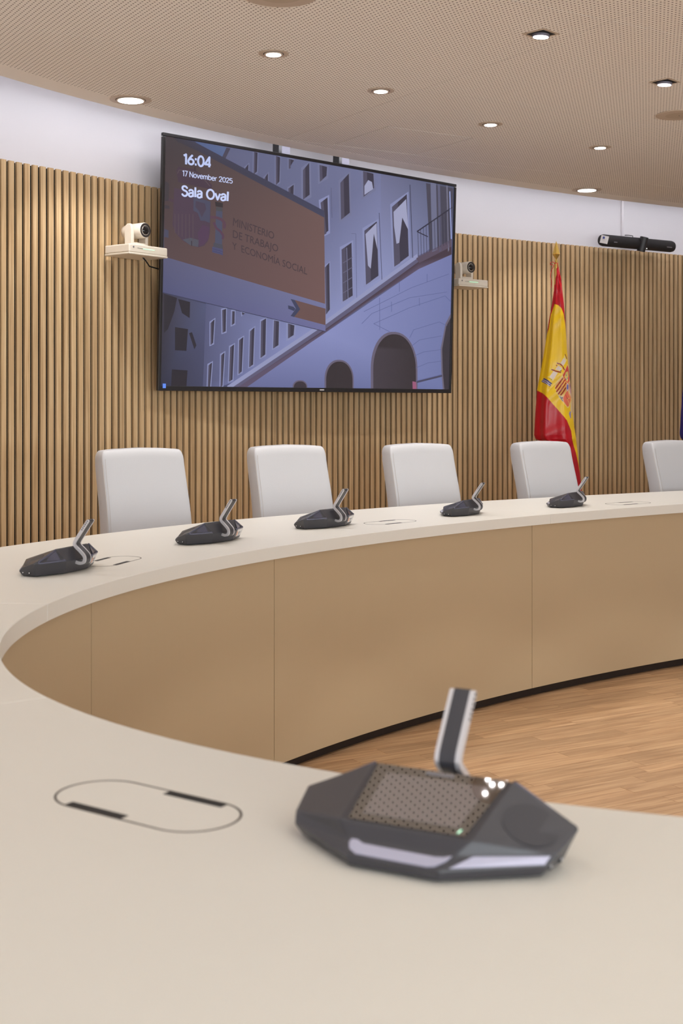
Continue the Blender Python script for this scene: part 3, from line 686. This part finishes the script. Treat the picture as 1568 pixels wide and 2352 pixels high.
# arms on the sign, very dim
paint([(108, 335), (205, 352), (292, 408), (287, 560), (278, 600), (258, 624), (230, 632), (190, 622), (150, 598), (115, 560), (100, 520)], (80, 64, 80), 9)
paint([(205, 380), (290, 402), (287, 510), (262, 500), (240, 498), (226, 460), (204, 448)], (76, 76, 98), 10)
for q in ([(216, 400), (262, 412), (268, 440), (246, 482), (232, 450), (214, 430)],): paint(q, (76, 66, 84), 11)
for k in range(6): line([(112+k*18, 465), (112+k*18, 560+k*10)], 3, (92, 78, 84), 10)
paint([(250, 520), (284, 530), (282, 585), (258, 618), (232, 626), (226, 560)], (84, 62, 86), 10)
paint([(150, 594), (190, 584), (232, 596), (228, 630), (190, 622)], (84, 84, 96), 10); line([(195, 600), (196, 625)], 4, (60, 50, 60), 11)
paint([(118, 245), (130, 228), (205, 240), (262, 275), (298, 320), (296, 342), (205, 322), (128, 305)], (74, 58, 72), 9); line([(124, 262), (132, 244), (205, 252), (256, 288), (288, 326)], 3, (96, 84, 88), 10); line([(212, 228), (212, 250)], 6, (60, 50, 58), 10)
paint([(318, 448), (350, 452), (348, 634), (312, 628)], (78, 80, 102), 10); paint([(312, 402), (352, 410), (352, 432), (316, 426)], (58, 52, 56), 11); paint([(318, 428), (350, 434), (350, 452), (318, 448)], (76, 76, 82), 11)
paint([(306, 608), (350, 618), (352, 640), (304, 630)], (76, 76, 88), 11); paint([(299, 628), (352, 640), (352, 672), (336, 666), (318, 662), (298, 656)], (78, 78, 112), 11)
for dy in (8, 19): line([(299, 630+dy), (318, 636+dy), (336, 640+dy), (352, 648+dy)], 2.2, (64, 64, 100), 12)
line([(288, 480), (318, 482), (346, 492), (362, 512), (358, 536)], 14, (92, 66, 82), 12); line([(306, 506), (318, 535), (340, 552), (354, 574), (350, 590)], 11, (90, 64, 84), 12)
paint([(60, 420), (84, 425), (84, 440), (60, 438)], (66, 60, 68), 9); paint([(62, 300), (82, 312), (80, 400), (60, 400)], (66, 60, 66), 9); paint([(60, 540), (80, 548), (80, 585), (58, 580)], (74, 74, 96), 9); line([(80, 392), (108, 402)], 14, (80, 62, 74), 9)
def text_mesh(body, quad, col, layer, bold=0.):
    cu = bpy.data.curves.new('t', 'FONT'); cu.body = body; cu.offset = bold; cu.size = 1; cu.resolution_u = 3; cu.fill_mode = 'FRONT'
    to = bpy.data.objects.new('t', cu); COL.objects.link(to); dg = bpy.context.evaluated_depsgraph_get(); me = bpy.data.meshes.new_from_object(to.evaluated_get(dg))
    bpy.data.objects.remove(to); co = np.array([v.co[:2] for v in me.vertices]); x0, x1 = co[:, 0].min(), co[:, 0].max(); capz = .73; y0, y1 = 0.0, capz
    (tl, tr_, br_, bl) = [np.array(q, float) for q in quad]; n0 = len(pv)
    for x, y in co:
        u, v = (x-x0)/(x1-x0), (y-y0)/(y1-y0); p = (bl*(1-u)+br_*u)*(1-v)+(tl*(1-u)+tr_*u)*v
        a, b_ = uvp(*p); pv.append((a, .0065-layer*.0004, b_)); pc.append(s2l(col))
    for pg in me.polygons: pf.append(tuple(n0+i for i in pg.vertices))
    bpy.data.meshes.remove(me)
WT_ = (206, 216, 255)
cA = lambda pts: [(350+x/2.1778, 280+y/2.1778) for x, y in pts]
def ell_(cx, cy, rx, ry): return [(cx+rx*math.cos(t), cy+ry*math.sin(t)) for t in np.linspace(0, 2*math.pi, 22)]
def sm(p): return [tuple(q) for q in catmull(p, 4, closed=False)]
GL = {'1': (.40, [[(.06, .80), (.27, .94), (.27, 0)]]), '6': (.62, [ell_(.31, .31, .24, .25), sm([(.45, .94), (.25, .70), (.10, .44), (.07, .31)])]), '0': (.64, [ell_(.32, .47, .25, .47)]), ':': (.26, [[(.12, .08), (.12, .12)], [(.12, .58), (.12, .62)]]),
      '4': (.64, [[(.44, 0), (.44, .94), (.05, .24), (.58, .24)]]), '7': (.54, [[(.03, .94), (.50, .94), (.19, 0)]]), '2': (.60, [sm([(.06, .70), (.12, .88), (.30, .95), (.48, .88), (.50, .68), (.40, .48), (.07, .02)])+[(.54, .02)]]),
      '5': (.60, [[(.50, .94), (.13, .94), (.09, .50)]+sm([(.09, .50), (.29, .60), (.48, .50), (.53, .29), (.46, .08), (.26, 0), (.05, .10)])]), 'N': (.72, [[(.07, 0), (.07, .94), (.62, .02), (.62, .94)]]), 'o': (.60, [ell_(.29, .34, .22, .33)]),
      'v': (.54, [[(.03, .66), (.26, .02), (.49, .66)]]), 'e': (.58, [[(.07, .36), (.50, .36)]+sm([(.50, .36), (.46, .58), (.28, .67), (.11, .56), (.06, .34), (.12, .10), (.29, 0), (.48, .10)])]),
      'm': (.86, [[(.07, 0), (.07, .66)], sm([(.07, .46), (.14, .62), (.27, .66), (.38, .58), (.40, .42)])+[(.40, 0)], sm([(.40, .46), (.48, .62), (.60, .66), (.71, .58), (.73, .42)])+[(.73, 0)]]),
      'b': (.62, [[(.07, 0), (.07, .98)], ell_(.31, .34, .23, .33)]), 'r': (.40, [[(.07, 0), (.07, .66)], sm([(.07, .42), (.14, .60), (.34, .66)])]), 'S': (.64, [sm([(.54, .78), (.44, .91), (.28, .95), (.12, .87), (.09, .70), (.20, .56), (.42, .48), (.54, .34), (.52, .14), (.38, .01), (.20, .01), (.05, .16)])]),
      'a': (.58, [sm([(.09, .54), (.18, .65), (.34, .66), (.45, .56), (.46, .42)])+[(.46, 0)], sm([(.46, .38), (.24, .36), (.08, .26), (.08, .08), (.22, 0), (.38, .06), (.46, .20)])]), 'l': (.24, [[(.10, 0), (.10, .98)]]), 'O': (.84, [ell_(.41, .47, .34, .47)]), ' ': (.32, [])}
def strokes(body, quad, col, layer, w_):
    tl, tr_, br_, bl = [np.array(q, float) for q in quad]; tot = sum(GL[c][0] for c in body)-.1
    def P(x, y): u, v = x/tot, y; return (bl*(1-u)+br_*u)*(1-v)+(tl*(1-u)+tr_*u)*v
    asp = np.hypot(*(tr_-tl))/np.hypot(*(tl-bl))/tot      # horizontal squeeze of the lettering
    x0 = 0
    def emit(poly):
        n0 = len(pv)
        for q in poly: a, b_2 = uvp(*q); pv.append((a, .0065-layer*.0004, b_2)); pc.append(s2l(col))
        pf.append(tuple(range(n0, n0+len(poly))))
    for ch in body:
        wd, st = GL[ch]
        for pl in st:
            for (xa, ya), (xb, yb) in zip(pl[:-1], pl[1:]):
                dx, dy = (xb-xa)*asp, yb-ya; L_ = math.hypot(dx, dy) or 1e-6; nx, ny = -dy/L_*w_/2/asp, dx/L_*w_/2
                emit([P(x0+xa+nx, ya+ny), P(x0+xa-nx, ya-ny), P(x0+xb-nx, yb-ny), P(x0+xb+nx, yb+ny)])
            for (xa, ya) in pl[1:-1] if len(pl) > 2 else (pl if ch == ':' else []):
                emit([P(x0+xa+w_/2/asp*math.cos(t), ya+w_/2*math.sin(t)) for t in np.linspace(0, 2*math.pi, 9)[:-1]])
        x0 += wd
strokes('16:04', [(419.3, 354.0), (482.8, 361.5), (482.3, 386), (419.3, 378.5)], (196, 208, 250), 14, .19)
strokes('17 November 2025', [(417.5, 392.7), (533, 411.2), (532.5, 422.6), (417.5, 406)], WT_, 14, .135)
strokes('Sala Oval', [(415.9, 427.6), (524, 441.5), (523, 463.5), (416, 451.2)], WT_, 14, .19)
text_mesh('MINISTERIO', cA([(405, 480), (610, 553), (608, 590), (402, 522)]), (72, 60, 66), 13)
text_mesh('DE TRABAJO', cA([(403, 542), (630, 617), (628, 654), (402, 582)]), (72, 60, 66), 13)
text_mesh('Y  ECONOM\u00cdA SOCIAL', cA([(398, 602), (776, 731), (774, 767), (400, 640)]), (72, 60, 66), 13)
M_pic = bpy.data.materials.new('screen_picture'); M_pic.use_nodes = True; nt = M_pic.node_tree; b_ = nt.nodes['Principled BSDF']
at = nt.nodes.new('ShaderNodeAttribute'); at.attribute_name = 'pic'; nt.links.new(at.outputs['Color'], b_.inputs['Emission Color']); b_.inputs['Emission Strength'].default_value = .76
b_.inputs['Base Color'].default_value = (.012, .012, .013, 1); b_.inputs['Roughness'].default_value = .22; b_.inputs['Specular IOR Level'].default_value = .35
po = mesh('screen_picture', pv, pf, M_pic, tv, label='lit picture on the glass')
ca = po.data.color_attributes.new('pic', 'FLOAT_COLOR', 'POINT')
ca.data.foreach_set('color', np.c_[np.array(pc, float), np.ones(len(pc))].ravel().astype(np.float32))
MB().box((TW/2+.01, -.0028, .012), (.032, .001, .0065)).build('maker_badge', M_label, tv)
M_sblue = emitter('blue_icon', (90, 130, 220), .9, (40, 60, 120)); MB().box((.034, -.0028, .024), (.018, .001, .022)).build('status_icon', M_sblue, tv)

# ------------------------------------------------------------------ dome-style conference cameras on shelves
def make_ptz(label, group):
    root = empty('pan_tilt_camera', label=label, category='camera', group=group)   # local: x along wall, -y into the room, origin on the wall at base underside
    MB().box((0, -.10, .0275), (.25, .165, .040)).build('base', M_camw, root, bevel=(.006, 3))
    MB().box((0, -.10, .0035), (.25, .168, .009)).build('shelf', M_camw, root, bevel=(.003, 2))
    MB().box((0, -.009, .02), (.10, .02, .036)).build('wall_bracket', M_camw, root)
    MB().box((-.055, -.1832, .030), (.035, .001, .0014)).build('status_light', M_lensring, root); MB().box((.0, -.1832, .029), (.075, .0012, .0028)).build('status_light', M_green, root, label='green status line')
    MB().lathe([(.0045, -.0006), (.0045, .0006)], (-.098, -.1828, .033), Matrix.Rotation(R(90), 3, 'X'), 16).build('badge', M_ink, root)
    MB().lathe([(.050, .046), (.052, .050), (.050, .058), (.040, .060)], (0, -.10, 0)).build('turntable', M_camw, root, smooth=False)
    yk = MB()
    for sx in (-1, 1):
        pts = [(-.024, .052), (.024, .052), (.025, .09), (.024, .125), (.019, .145), (.008, .154), (-.008, .154), (-.019, .145), (-.024, .125), (-.025, .09)]
        yk.prism(pts, 0, .018, lambda q, sx=sx: Vector((sx*.046+(q.z-.009)*1, q.x-.10, q.y)))
    yk.box((0, -.10, .060), (.085, .052, .012)); yk.build('yoke', M_camw, root, bevel=(.004, 3))
    Rm = Matrix.Rotation(R(90), 3, 'X')
    hd = MB().lathe([(.012, -.082), (.030, -.074), (.0365, -.054), (.0365, .055), (.0345, .060)], (0, -.10, .122), Rm, 36).build('head', M_camw, root, smooth=False)
    for p in hd.data.polygons: p.use_smooth = len(p.vertices) == 4
    MB().lathe([(.0335, .058), (.0335, .0612), (.024, .0612), (.020, .056)], (0, -.10, .122), Rm, 36).build('lens_ring', M_lensring, root)
    MB().lathe([(.021, .0608), (.021, .0618), (.010, .0645)], (0, -.10, .122), Rm, 28).build('lens', M_lens, root, smooth=True)
    return root
GP = 'white pan and tilt cameras either side of the screen'
pz = make_ptz('white pan and tilt camera on its shelf at the left edge of the wall screen', GP)
def on_wall(o, x, y, z, out=0.012):
    s_ = wall_s(x, y); p, t, n = wall_at(s_); o.location = (p[0]+n[0]*out, p[1]+n[1]*out, z); o.rotation_euler = (0, 0, math.atan2(t[1], t[0])); return o
on_wall(pz, -1.055, 6.14, 1.885)
pz2 = copy_tree(pz); pz2['label'] = 'white pan and tilt camera at the right edge of the wall screen, green light lit'
on_wall(pz2, .695, 7.995, 1.905)
# cable hanging from the left camera
cb = MB().tube([(-.945, 6.085, 1.886), (-.935, 6.12, 1.872), (-.93, 6.20, 1.855), (-.88, 6.28, 1.845)], .0035, 8).build('camera_cable', M_rubber, None, smooth=True, label='short black cable running from the left camera behind the screen', category='cable')

# ------------------------------------------------------------------ video bar
vb = empty('video_bar', label='long black cylindrical video bar mounted high on the wall right of the flag', category='camera')
on_wall(vb, 1.98, 8.90, 2.293, .0)
vb.location.x += .062; vb.location.y += -.078
Rx = Matrix.Rotation(R(90), 3, 'Y')
prof = [(.024, -.345), (.036, -.338), (.040, -.322), (.040, .322), (.036, .338), (.024, .345)]
bd = MB().lathe(prof, (0, 0, 0), Rx, 40).build('bar_body', M_bar, vb, smooth=True)
MB().lathe([(.027, -.052), (.0285, -.050), (.0285, .048), (.022, .050)], (.015, -.034, -.006), Matrix.Rotation(R(14), 3, 'X')@Matrix.Rotation(R(6), 3, 'Y'), 28).build('camera_module', M_tvf, vb)
MB().lathe([(.003, 0), (.003, .002)], (.020, -.066, -.040), Matrix.Rotation(R(90), 3, 'X'), 10).build('status_light', M_led, vb)
for dx in (-.012, .012): MB().lathe([(.005, 0), (.005, .002)], (.020+dx, -.062, .028), Matrix.Rotation(R(90), 3, 'X'), 12).build('lens', M_lens, vb)
MB().box((0, .055, .0), (.05, .07, .025)).build('wall_bracket', M_tvf, vb)
MB().tube([(-.01, .035, .03), (-.015, .03, .055), (-.035, .05, .060), (-.045, .075, .062)], .003, 8).build('bracket_hook', M_tvf, vb, smooth=True)
stk = MB().box((-.330, -.030, .0), (.052, .0012, .052), 0, Matrix.Rotation(R(-52), 3, 'Z')@Matrix.Rotation(R(14), 3, 'Y')).build('sticker', M_label, vb, label='white inventory sticker')
stk.location = (-.012, -.002, 0)
MB().box((-.338, -.0325, .012), (.013, .0014, .015), 0, Matrix.Rotation(R(-52), 3, 'Z')@Matrix.Rotation(R(14), 3, 'Y')).build('print', M_blueprint, stk)
for x, w_ in ((-.245, .03), (.27, .05)): MB().box((x, -.0398, -.012), (w_, .001, .006)).build('lettering', M_ink, vb)
# white conduit above it
cd = empty('cable_conduit', label='slim white cable cover running down the white wall above the video bar', category='conduit')
on_wall(cd, 1.955, 8.885, 2.335, -.02)
MB().box((0, -.006, .20), (.016, .012, .40)).build('cover', M_white, cd)

# ------------------------------------------------------------------ flags
FD = 8.05
def px(x, d=FD): return (x-784)*d/FPX
def pz_(y, d=FD): return EYE+(HOR-y)*d/FPX
Lk = [(603, 1274), (612, 1273.5), (642, 1273), (667, 1271.4), (698, 1267), (744, 1258.7), (770, 1255), (820, 1247), (846, 1242), (897, 1232.6), (948, 1228.6), (999, 1226), (1008, 1229), (1014, 1240), (1060, 1262), (1120, 1285), (1200, 1310)]
Rk = [(603, 1281), (612, 1282), (642, 1288), (667, 1291), (698, 1294.4), (744, 1298), (770, 1299.5), (820, 1302.5), (846, 1305), (897, 1310.5), (948, 1314), (999, 1321), (1012, 1323), (1050, 1327.5), (1101, 1332.6), (1140, 1336), (1200, 1342)]
def pip(poly, X, Y):
    P = np.array(poly, float); c = np.zeros(X.shape, bool); j = len(P)-1
    for i in range(len(P)):
        cond = ((P[i, 1] > Y) != (P[j, 1] > Y)) & (X < (P[j, 0]-P[i, 0])*(Y-P[i, 1])/(P[j, 1]-P[i, 1]+1e-9)+P[i, 0]); c ^= cond; j = i
    return c
E_ = lambda pts: [(1230+x/13.07, 800+y/13.07) for x, y in pts]
RED, YEL = (196, 8, 30), (252, 206, 16)
def spain(X, Y):
    C = np.zeros(X.shape+(3,)); C[:] = s2l(RED)
    def P(poly, c): C[pip(poly, X, Y)] = s2l(c)
    def Ln(pts, w_, c):
        for (x0, y0), (x1, y1) in zip(pts[:-1], pts[1:]):
            dx, dy = x1-x0, y1-y0; t = np.clip(((X-x0)*dx+(Y-y0)*dy)/(dx*dx+dy*dy), 0, 1); C[np.hypot(X-x0-t*dx, Y-y0-t*dy) < w_/2] = s2l(c)
    P([(1272, 699), (1280, 702), (1287, 708), (1293, 722), (1297, 745), (1299, 765), (1330, 800), (1400, 1100), (1337, 1105), (1332.6, 1096), (1327.5, 1068), (1320, 1040), (1311, 1012), (1308.4, 989), (1297, 965), (1276.5, 940.5), (1256, 917.5), (1243, 903), (1232.6, 897), (1200, 880), (1200, 790), (1255, 769), (1259, 755), (1263.8, 723.7)], YEL)
    W_ = (232, 216, 204); G = (250, 226, 120)
    P(E_([(830, 215), (930, 320), (900, 400), (800, 300)]), G); Ln(E_([(860, 190), (915, 320)]), 2.2, (140, 60, 30))
    P(E_([(805, 290), (890, 385), (790, 530), (700, 455)]), W_); P(E_([(640, 520), (750, 610), (690, 690), (545, 640)]), W_); P(E_([(490, 690), (620, 745), (470, 950), (360, 865)]), W_)
    Ln(E_([(330, 865), (460, 960)]), 3.2, G); Ln(E_([(335, 885), (450, 965)]), .9, (90, 70, 30))
    P(E_([(225, 895), (445, 1060), (375, 1155), (150, 1000)]), (70, 64, 130)); Ln(E_([(210, 950), (290, 1000), (330, 1050), (410, 1090)]), 1.3, (240, 232, 240)); Ln(E_([(180, 985), (260, 1035), (310, 1090), (380, 1130)]), 1.3, (240, 232, 240))
    for pts, w_ in (([(600, 450), (700, 480), (770, 560), (822, 660)], 4.4), ([(430, 640), (560, 690), (705, 735)], 4.4)): Ln(E_(pts), w_, G)
    for pts, w_ in (([(605, 455), (700, 485), (770, 565), (818, 650)], 3.0), ([(440, 645), (560, 692), (700, 732)], 3.0)): Ln(E_(pts), w_, (156, 22, 24))
    Ln(E_([(665, 490), (765, 575)]), .9, G); Ln(E_([(582, 515), (590, 530)]), 2.6, (156, 22, 24)); Ln(E_([(700, 690), (715, 680)]), 2.2, (130, 30, 20))
    sh = [(935, 465), (850, 610), (745, 820), (600, 980), (540, 1080), (530, 1200), (600, 1400), (730, 1590), (880, 1770), (930, 1790), (985, 1740), (1070, 1540), (1085, 1300), (1050, 1050), (1015, 800)]
    P(E_(sh), (248, 214, 130))
    P(E_([(935, 500), (860, 640), (765, 815), (860, 1020), (990, 1010), (1005, 850), (980, 640)]), (226, 70, 66)); P(E_([(870, 720), (950, 690), (965, 830), (930, 1000), (880, 1000), (815, 850)]), (236, 208, 112))
    for q in ((880, 800), (925, 890), (865, 925)): Ln(E_([q, (q[0]+6, q[1]+20)]), 2.2, (110, 110, 170))
    P(E_([(760, 860), (870, 1030), (850, 1290), (790, 1380), (700, 1420), (590, 1340), (545, 1200), (555, 1060)]), (240, 186, 96))
    for a, b2 in (((770, 900), (550, 1200)), ((820, 965), (575, 1305)), ((860, 1040), (625, 1370)), ((862, 1180), (700, 1400))): Ln(E_([a, b2]), 3.0, (158, 18, 22))
    P(E_([(620, 1420), (700, 1440), (790, 1460), (780, 1600), (740, 1590)]), (222, 206, 190)); Ln(E_([(680, 1460), (750, 1580)]), 1.4, (90, 84, 80)); Ln(E_([(735, 1485), (740, 1495)]), 2.4, (70, 64, 40))
    P(E_([(870, 1310), (950, 1310), (1045, 1480), (1040, 1560), (960, 1740), (900, 1755), (780, 1600), (770, 1480)]), (238, 118, 88))
    Ln(E_([(905, 1505), (1010, 1500)]), 1.3, (250, 200, 110)); Ln(E_([(905, 1505), (965, 1660)]), 1.3, (250, 200, 110)); Ln(E_([(905, 1505), (850, 1400)]), 1.3, (210, 70, 50)); Ln(E_([(960, 1360), (1030, 1530), (960, 1720)]), 1.2, (250, 190, 100)); Ln(E_([(900, 1500), (910, 1515)]), 1.6, (60, 40, 20))
    P(E_([(1000, 1010), (1045, 1060), (1075, 1300), (1050, 1500), (985, 1270)]), (222, 176, 160)); Ln(E_([(1020, 1100), (1050, 1340)]), 1.5, (200, 120, 160))
    X0, Y0 = E_([(922, 1165)])[0]; r_ = np.hypot((X-X0)/4.4, (Y-Y0)/11.5); C[r_ < 1] = s2l((238, 120, 90)); C[r_ < .8] = s2l((250, 226, 220)); C[r_ < .55] = s2l((116, 122, 210))
    P(E_([(985, 1890), (1030, 1900), (1030, 2080), (1010, 2120), (955, 1960)]), (150, 140, 180)); P(E_([(1030, 1640), (1075, 1560), (1085, 1900), (1060, 1960), (1010, 1840)]), (232, 206, 160))
    return C
def europe(X, Y): C = np.zeros(X.shape+(3,)); C[:] = s2l((36, 34, 110)); return C
def make_flag(name, label, cat_group, dxp, painter, res, seed):
    rng = np.random.RandomState(seed); d0 = FD if dxp == 0 else 8.32
    x0 = px(1277+dxp, d0); root = empty(name, (x0, d0, 0), label=label, category='flag', group=cat_group)
    MB().lathe([(.15, 0), (.15, .02), (.13, .03), (.03, .05), (.022, .09)], (0, 0, 0)).build('base', M_gold, root, smooth=False)
    MB().lathe([(.013, .05), (.013, 2.07)], (0, 0, 0), None, 16).build('pole', M_gold, root, smooth=False)
    zf = pz_(599, d0); fin = MB()
    fin.lathe([(.006, zf-.02), (.010, zf), (.006, zf+.012), (.023, zf+.040)], (0, 0, 0), None, 20)
    fin.add([(-.0235, 0, zf+.040), (.0235, 0, zf+.040), (.006, 0, zf+.106), (0, 0, zf+.125), (-.006, 0, zf+.106), (0, -.006, zf+.045), (0, .006, zf+.045)], [(0, 1, 5), (1, 2, 5), (2, 3, 5), (3, 4, 5), (4, 0, 5), (1, 0, 6), (2, 1, 6), (3, 2, 6), (4, 3, 6), (0, 4, 6)])
    fin.build('spearhead_finial', M_gold, root, label='gold spearhead')
    mb_ = MB(); zc = pz_(607, d0)
    mb_.tube([(.010*math.cos(t)*1.1, .010*math.sin(t), zc+.004*math.sin(2*t)) for t in np.linspace(0, 2*math.pi, 14)[:-1]], .0026, 6, True)
    mb_.tube([(-.008+p[0], -.012, zc+p[1]) for p in catmull([(0, 0), (-.012, .012), (-.028, .010), (-.030, -.004), (-.014, -.006), (-.010, -.014), (-.024, -.040), (-.030, -.075), (-.024, -.11), (-.027, -.15)], 5, closed=False)], .0022, 6)
    mb_.build('tied_cord', M_cord, root, smooth=True, label='red cord tied in a loop')
    nu, nv = res; ys = np.linspace(604, 1196, nv); us = np.linspace(0, 1, nu)
    Lx = np.interp(ys, *zip(*Lk)); Rx_ = np.interp(ys, *zip(*Rk))
    X = Lx[:, None]+(Rx_-Lx)[:, None]*us[None]; Y = np.repeat(ys[:, None], nu, 1)
    hw = ((Rx_-Lx)/2*d0/FPX)[:, None]; th = math.pi*(1-us)[None]     # half ring, front side
    prog = np.clip((Y-604)/400, 0, 1)
    U = us[None]+0*Y
    ridge = lambda c, w_, a: a*np.exp(-((U-c)/w_)**2)
    depth = -hw*.62*np.abs(np.sin(math.pi*U))**.7
    depth += -ridge(.26-.05*prog+.01*np.sin(Y/60), .09, .020)*prog - ridge(.74+.04*np.sin(Y/65+1), .12, .010)*prog + ridge(.50+.02*np.sin(Y/58), .12, .010)*prog + ridge(.12, .05, .010)*prog
    up = np.clip(1-(Y-604)/110, 0, 1)
    depth += (.0035*np.sin(U*9+Y/11.)+.0025*np.sin(U*15-Y/7.))*np.clip(up*1.5, 0, 1)
    depth += .0016*np.sin(U*7+Y/9.+2*np.sin(Y/23.))*(.4+prog)+.0012*np.sin(Y/6.3+U*11)*np.exp(-((Y-895)/30)**2)*2.5
    front = np.stack([(X-1277)*d0/FPX, depth-.004, EYE+(HOR-Y)*d0/FPX], -1).reshape(-1, 3)
    col = painter(X, Y).reshape(-1, 3)
    faces = [(i*nu+j, (i+1)*nu+j, (i+1)*nu+j+1, i*nu+j+1) for i in range(nv-1) for j in range(nu-1)]
    # rear half, coarser
    nb, mb2 = 13, 60; yb = np.linspace(604, 1196, mb2); ub = np.linspace(0, 1, nb); Lb = np.interp(yb, *zip(*Lk)); Rb = np.interp(yb, *zip(*Rk))
    Xb = Lb[:, None]+(Rb-Lb)[:, None]*ub[None]; Yb = np.repeat(yb[:, None], nb, 1); hb = ((Rb-Lb)/2*d0/FPX)[:, None]
    db = hb*.45*np.abs(np.sin(math.pi*ub))[None]**.7 + .012*np.sin(ub*14)[None]*np.clip((Yb-604)/300, 0, 1)*np.sin(math.pi*ub)[None]
    back = np.stack([(Xb-1277)*d0/FPX, db-.004, EYE+(HOR-Yb)*d0/FPX], -1).reshape(-1, 3); n0 = len(front)
    faces += [(n0+i*nb+j, n0+i*nb+j+1, n0+(i+1)*nb+j+1, n0+(i+1)*nb+j) for i in range(mb2-1) for j in range(nb-1)]
    col = np.vstack([col, painter(np.clip(Xb, 0, 1299), Yb).reshape(-1, 3)])
    m = bpy.data.materials.new(name+'_satin'); m.use_nodes = True; nt = m.node_tree; b3 = nt.nodes['Principled BSDF']
    at = nt.nodes.new('ShaderNodeAttribute'); at.attribute_name = 'dye'; nt.links.new(at.outputs['Color'], b3.inputs['Base Color'])
    b3.inputs['Roughness'].default_value = .3; b3.inputs['Sheen Weight'].default_value = .05; b3.inputs['Specular IOR Level'].default_value = .5
    cl_ = mesh('cloth', np.vstack([front, back]), faces, m, root, smooth=True)
    ca = cl_.data.color_attributes.new('dye', 'FLOAT_COLOR', 'POINT'); ca.data.foreach_set('color', np.c_[col, np.ones(len(col))].ravel().astype(np.float32))
    return root
make_flag('national_flag', 'draped red and yellow flag with coat of arms on a gold tipped pole', 'flags on poles by the slatted wall', 0, spain, (130, 720), 3)
make_flag('european_flag', 'deep blue flag, only its left fold showing at the right edge of the picture', 'flags on poles by the slatted wall', 334, europe, (40, 120), 5)

# ------------------------------------------------------------------ ceiling fittings
def downlight(x, y, rt, rl, label, tilt=0):
    o = empty('downlight', (x, y, ZC), label=label, category='light', group='recessed downlights in the perforated ceiling')
    MB().lathe([(rt, 0), (rt, -.0018), (rl+.012, -.0022)], (0, 0, 0), None, 40).build('trim_ring', M_trim, o)
    MB().lathe([(rl+.0105, -.0020), (rl+.0105, -.0026)], (0, 0, 0), None, 40).build('shadow_gap', M_rubber, o)
    MB().lathe([(rl+.0075, -.0022), (rl+.0075, -.0045), (rl+.001, -.0055)], (0, 0, 0), None, 40).build('bezel', M_trim, o)
    MB().lathe([(rl, -.0045), (rl, -.0065), (rl*.6, -.0085)], (0, 0, 0), None, 36).build('lens', M_lit, o, label='lit white lens')
    return o
for (x, y), lab in zip(ROUND, ('small round downlight above the left part of the screen, nearest the top of the picture', 'small round downlight second in the curved row, left of the square access hatch', 'small round downlight to the right of the square access hatch', 'small round downlight farthest along the curved row, at the right')):
    downlight(x, y, .058, .029, lab)
for (x, y), lab in zip(BIG, ('large round downlight beside the ceiling rim at the upper left', 'large round downlight beside the ceiling rim above the flag')): downlight(x, y, .092, .056, lab)
for (x, y), lab in zip(SQUARE, ('square recessed spotlight near the top of the picture', 'square recessed spotlight beside the round ceiling speaker at the right')):
    o = empty('square_spotlight', (x, y, ZC), R(31.5+14), label=lab, category='light', group='square recessed spotlights in the ceiling')
    MB().box((0, 0, -.0009), (.098, .098, .0018)).build('trim_plate', M_trim, o)
    MB().box((0, 0, -.0022), (.074, .074, .0012)).build('recess', M_rubber, o)
    MB().lathe([(.031, -.003), (.0315, -.012), (.027, -.013)], (0, 0, 0), Matrix.Rotation(R(4), 3, 'X'), 32).build('lamp_head', M_steel, o)
    MB().lathe([(.0275, -.0122), (.0275, -.0145), (.018, -.016)], (0, 0, 0), Matrix.Rotation(R(4), 3, 'X'), 32).build('lens', M_lit, o, label='lit white lens')
for x, y, r_, lab in ((-.20, 4.19, .125, 'round flush ceiling speaker cut off by the top edge of the picture'), (1.565, 5.933, .105, 'round flush ceiling speaker at the right edge of the picture')):
    o = empty('ceiling_speaker', (x, y, ZC), label=lab, category='speaker', group='round ceiling speakers')
    MB().lathe([(r_, 0), (r_, -.004), (r_-.006, -.0055)], (0, 0, 0), None, 48).build('rim', M_trim, o)
    MB().lathe([(r_-.0065, -.0035), (r_-.0065, -.0052), (.004, -.0060)], (0, 0, 0), None, 48).build('grille', M_spk, o)
    MB().lathe([(.003, -.0058), (.003, -.007)], (0, 0, 0), None, 10).build('fixing', M_gap, o)
o = empty('led_cluster', (.075, 2.81, ZC), label='cluster of small lit LED lenses in the ceiling above the near table', category='light')
MB().lathe([(.062, 0), (.062, -.003), (.056, -.004)], (0, 0, 0), None, 40).build('trim_ring', M_trim, o)
for x, y in ((-.030, -.022), (-.014, .024), (.016, .034), (.018, -.006), (.040, .012), (-.006, .002), (.030, -.034)):
    MB().lathe([(.0085, -.003), (.0085, -.0055)], (x, y, 0), None, 18).build('lens', M_lit, o)
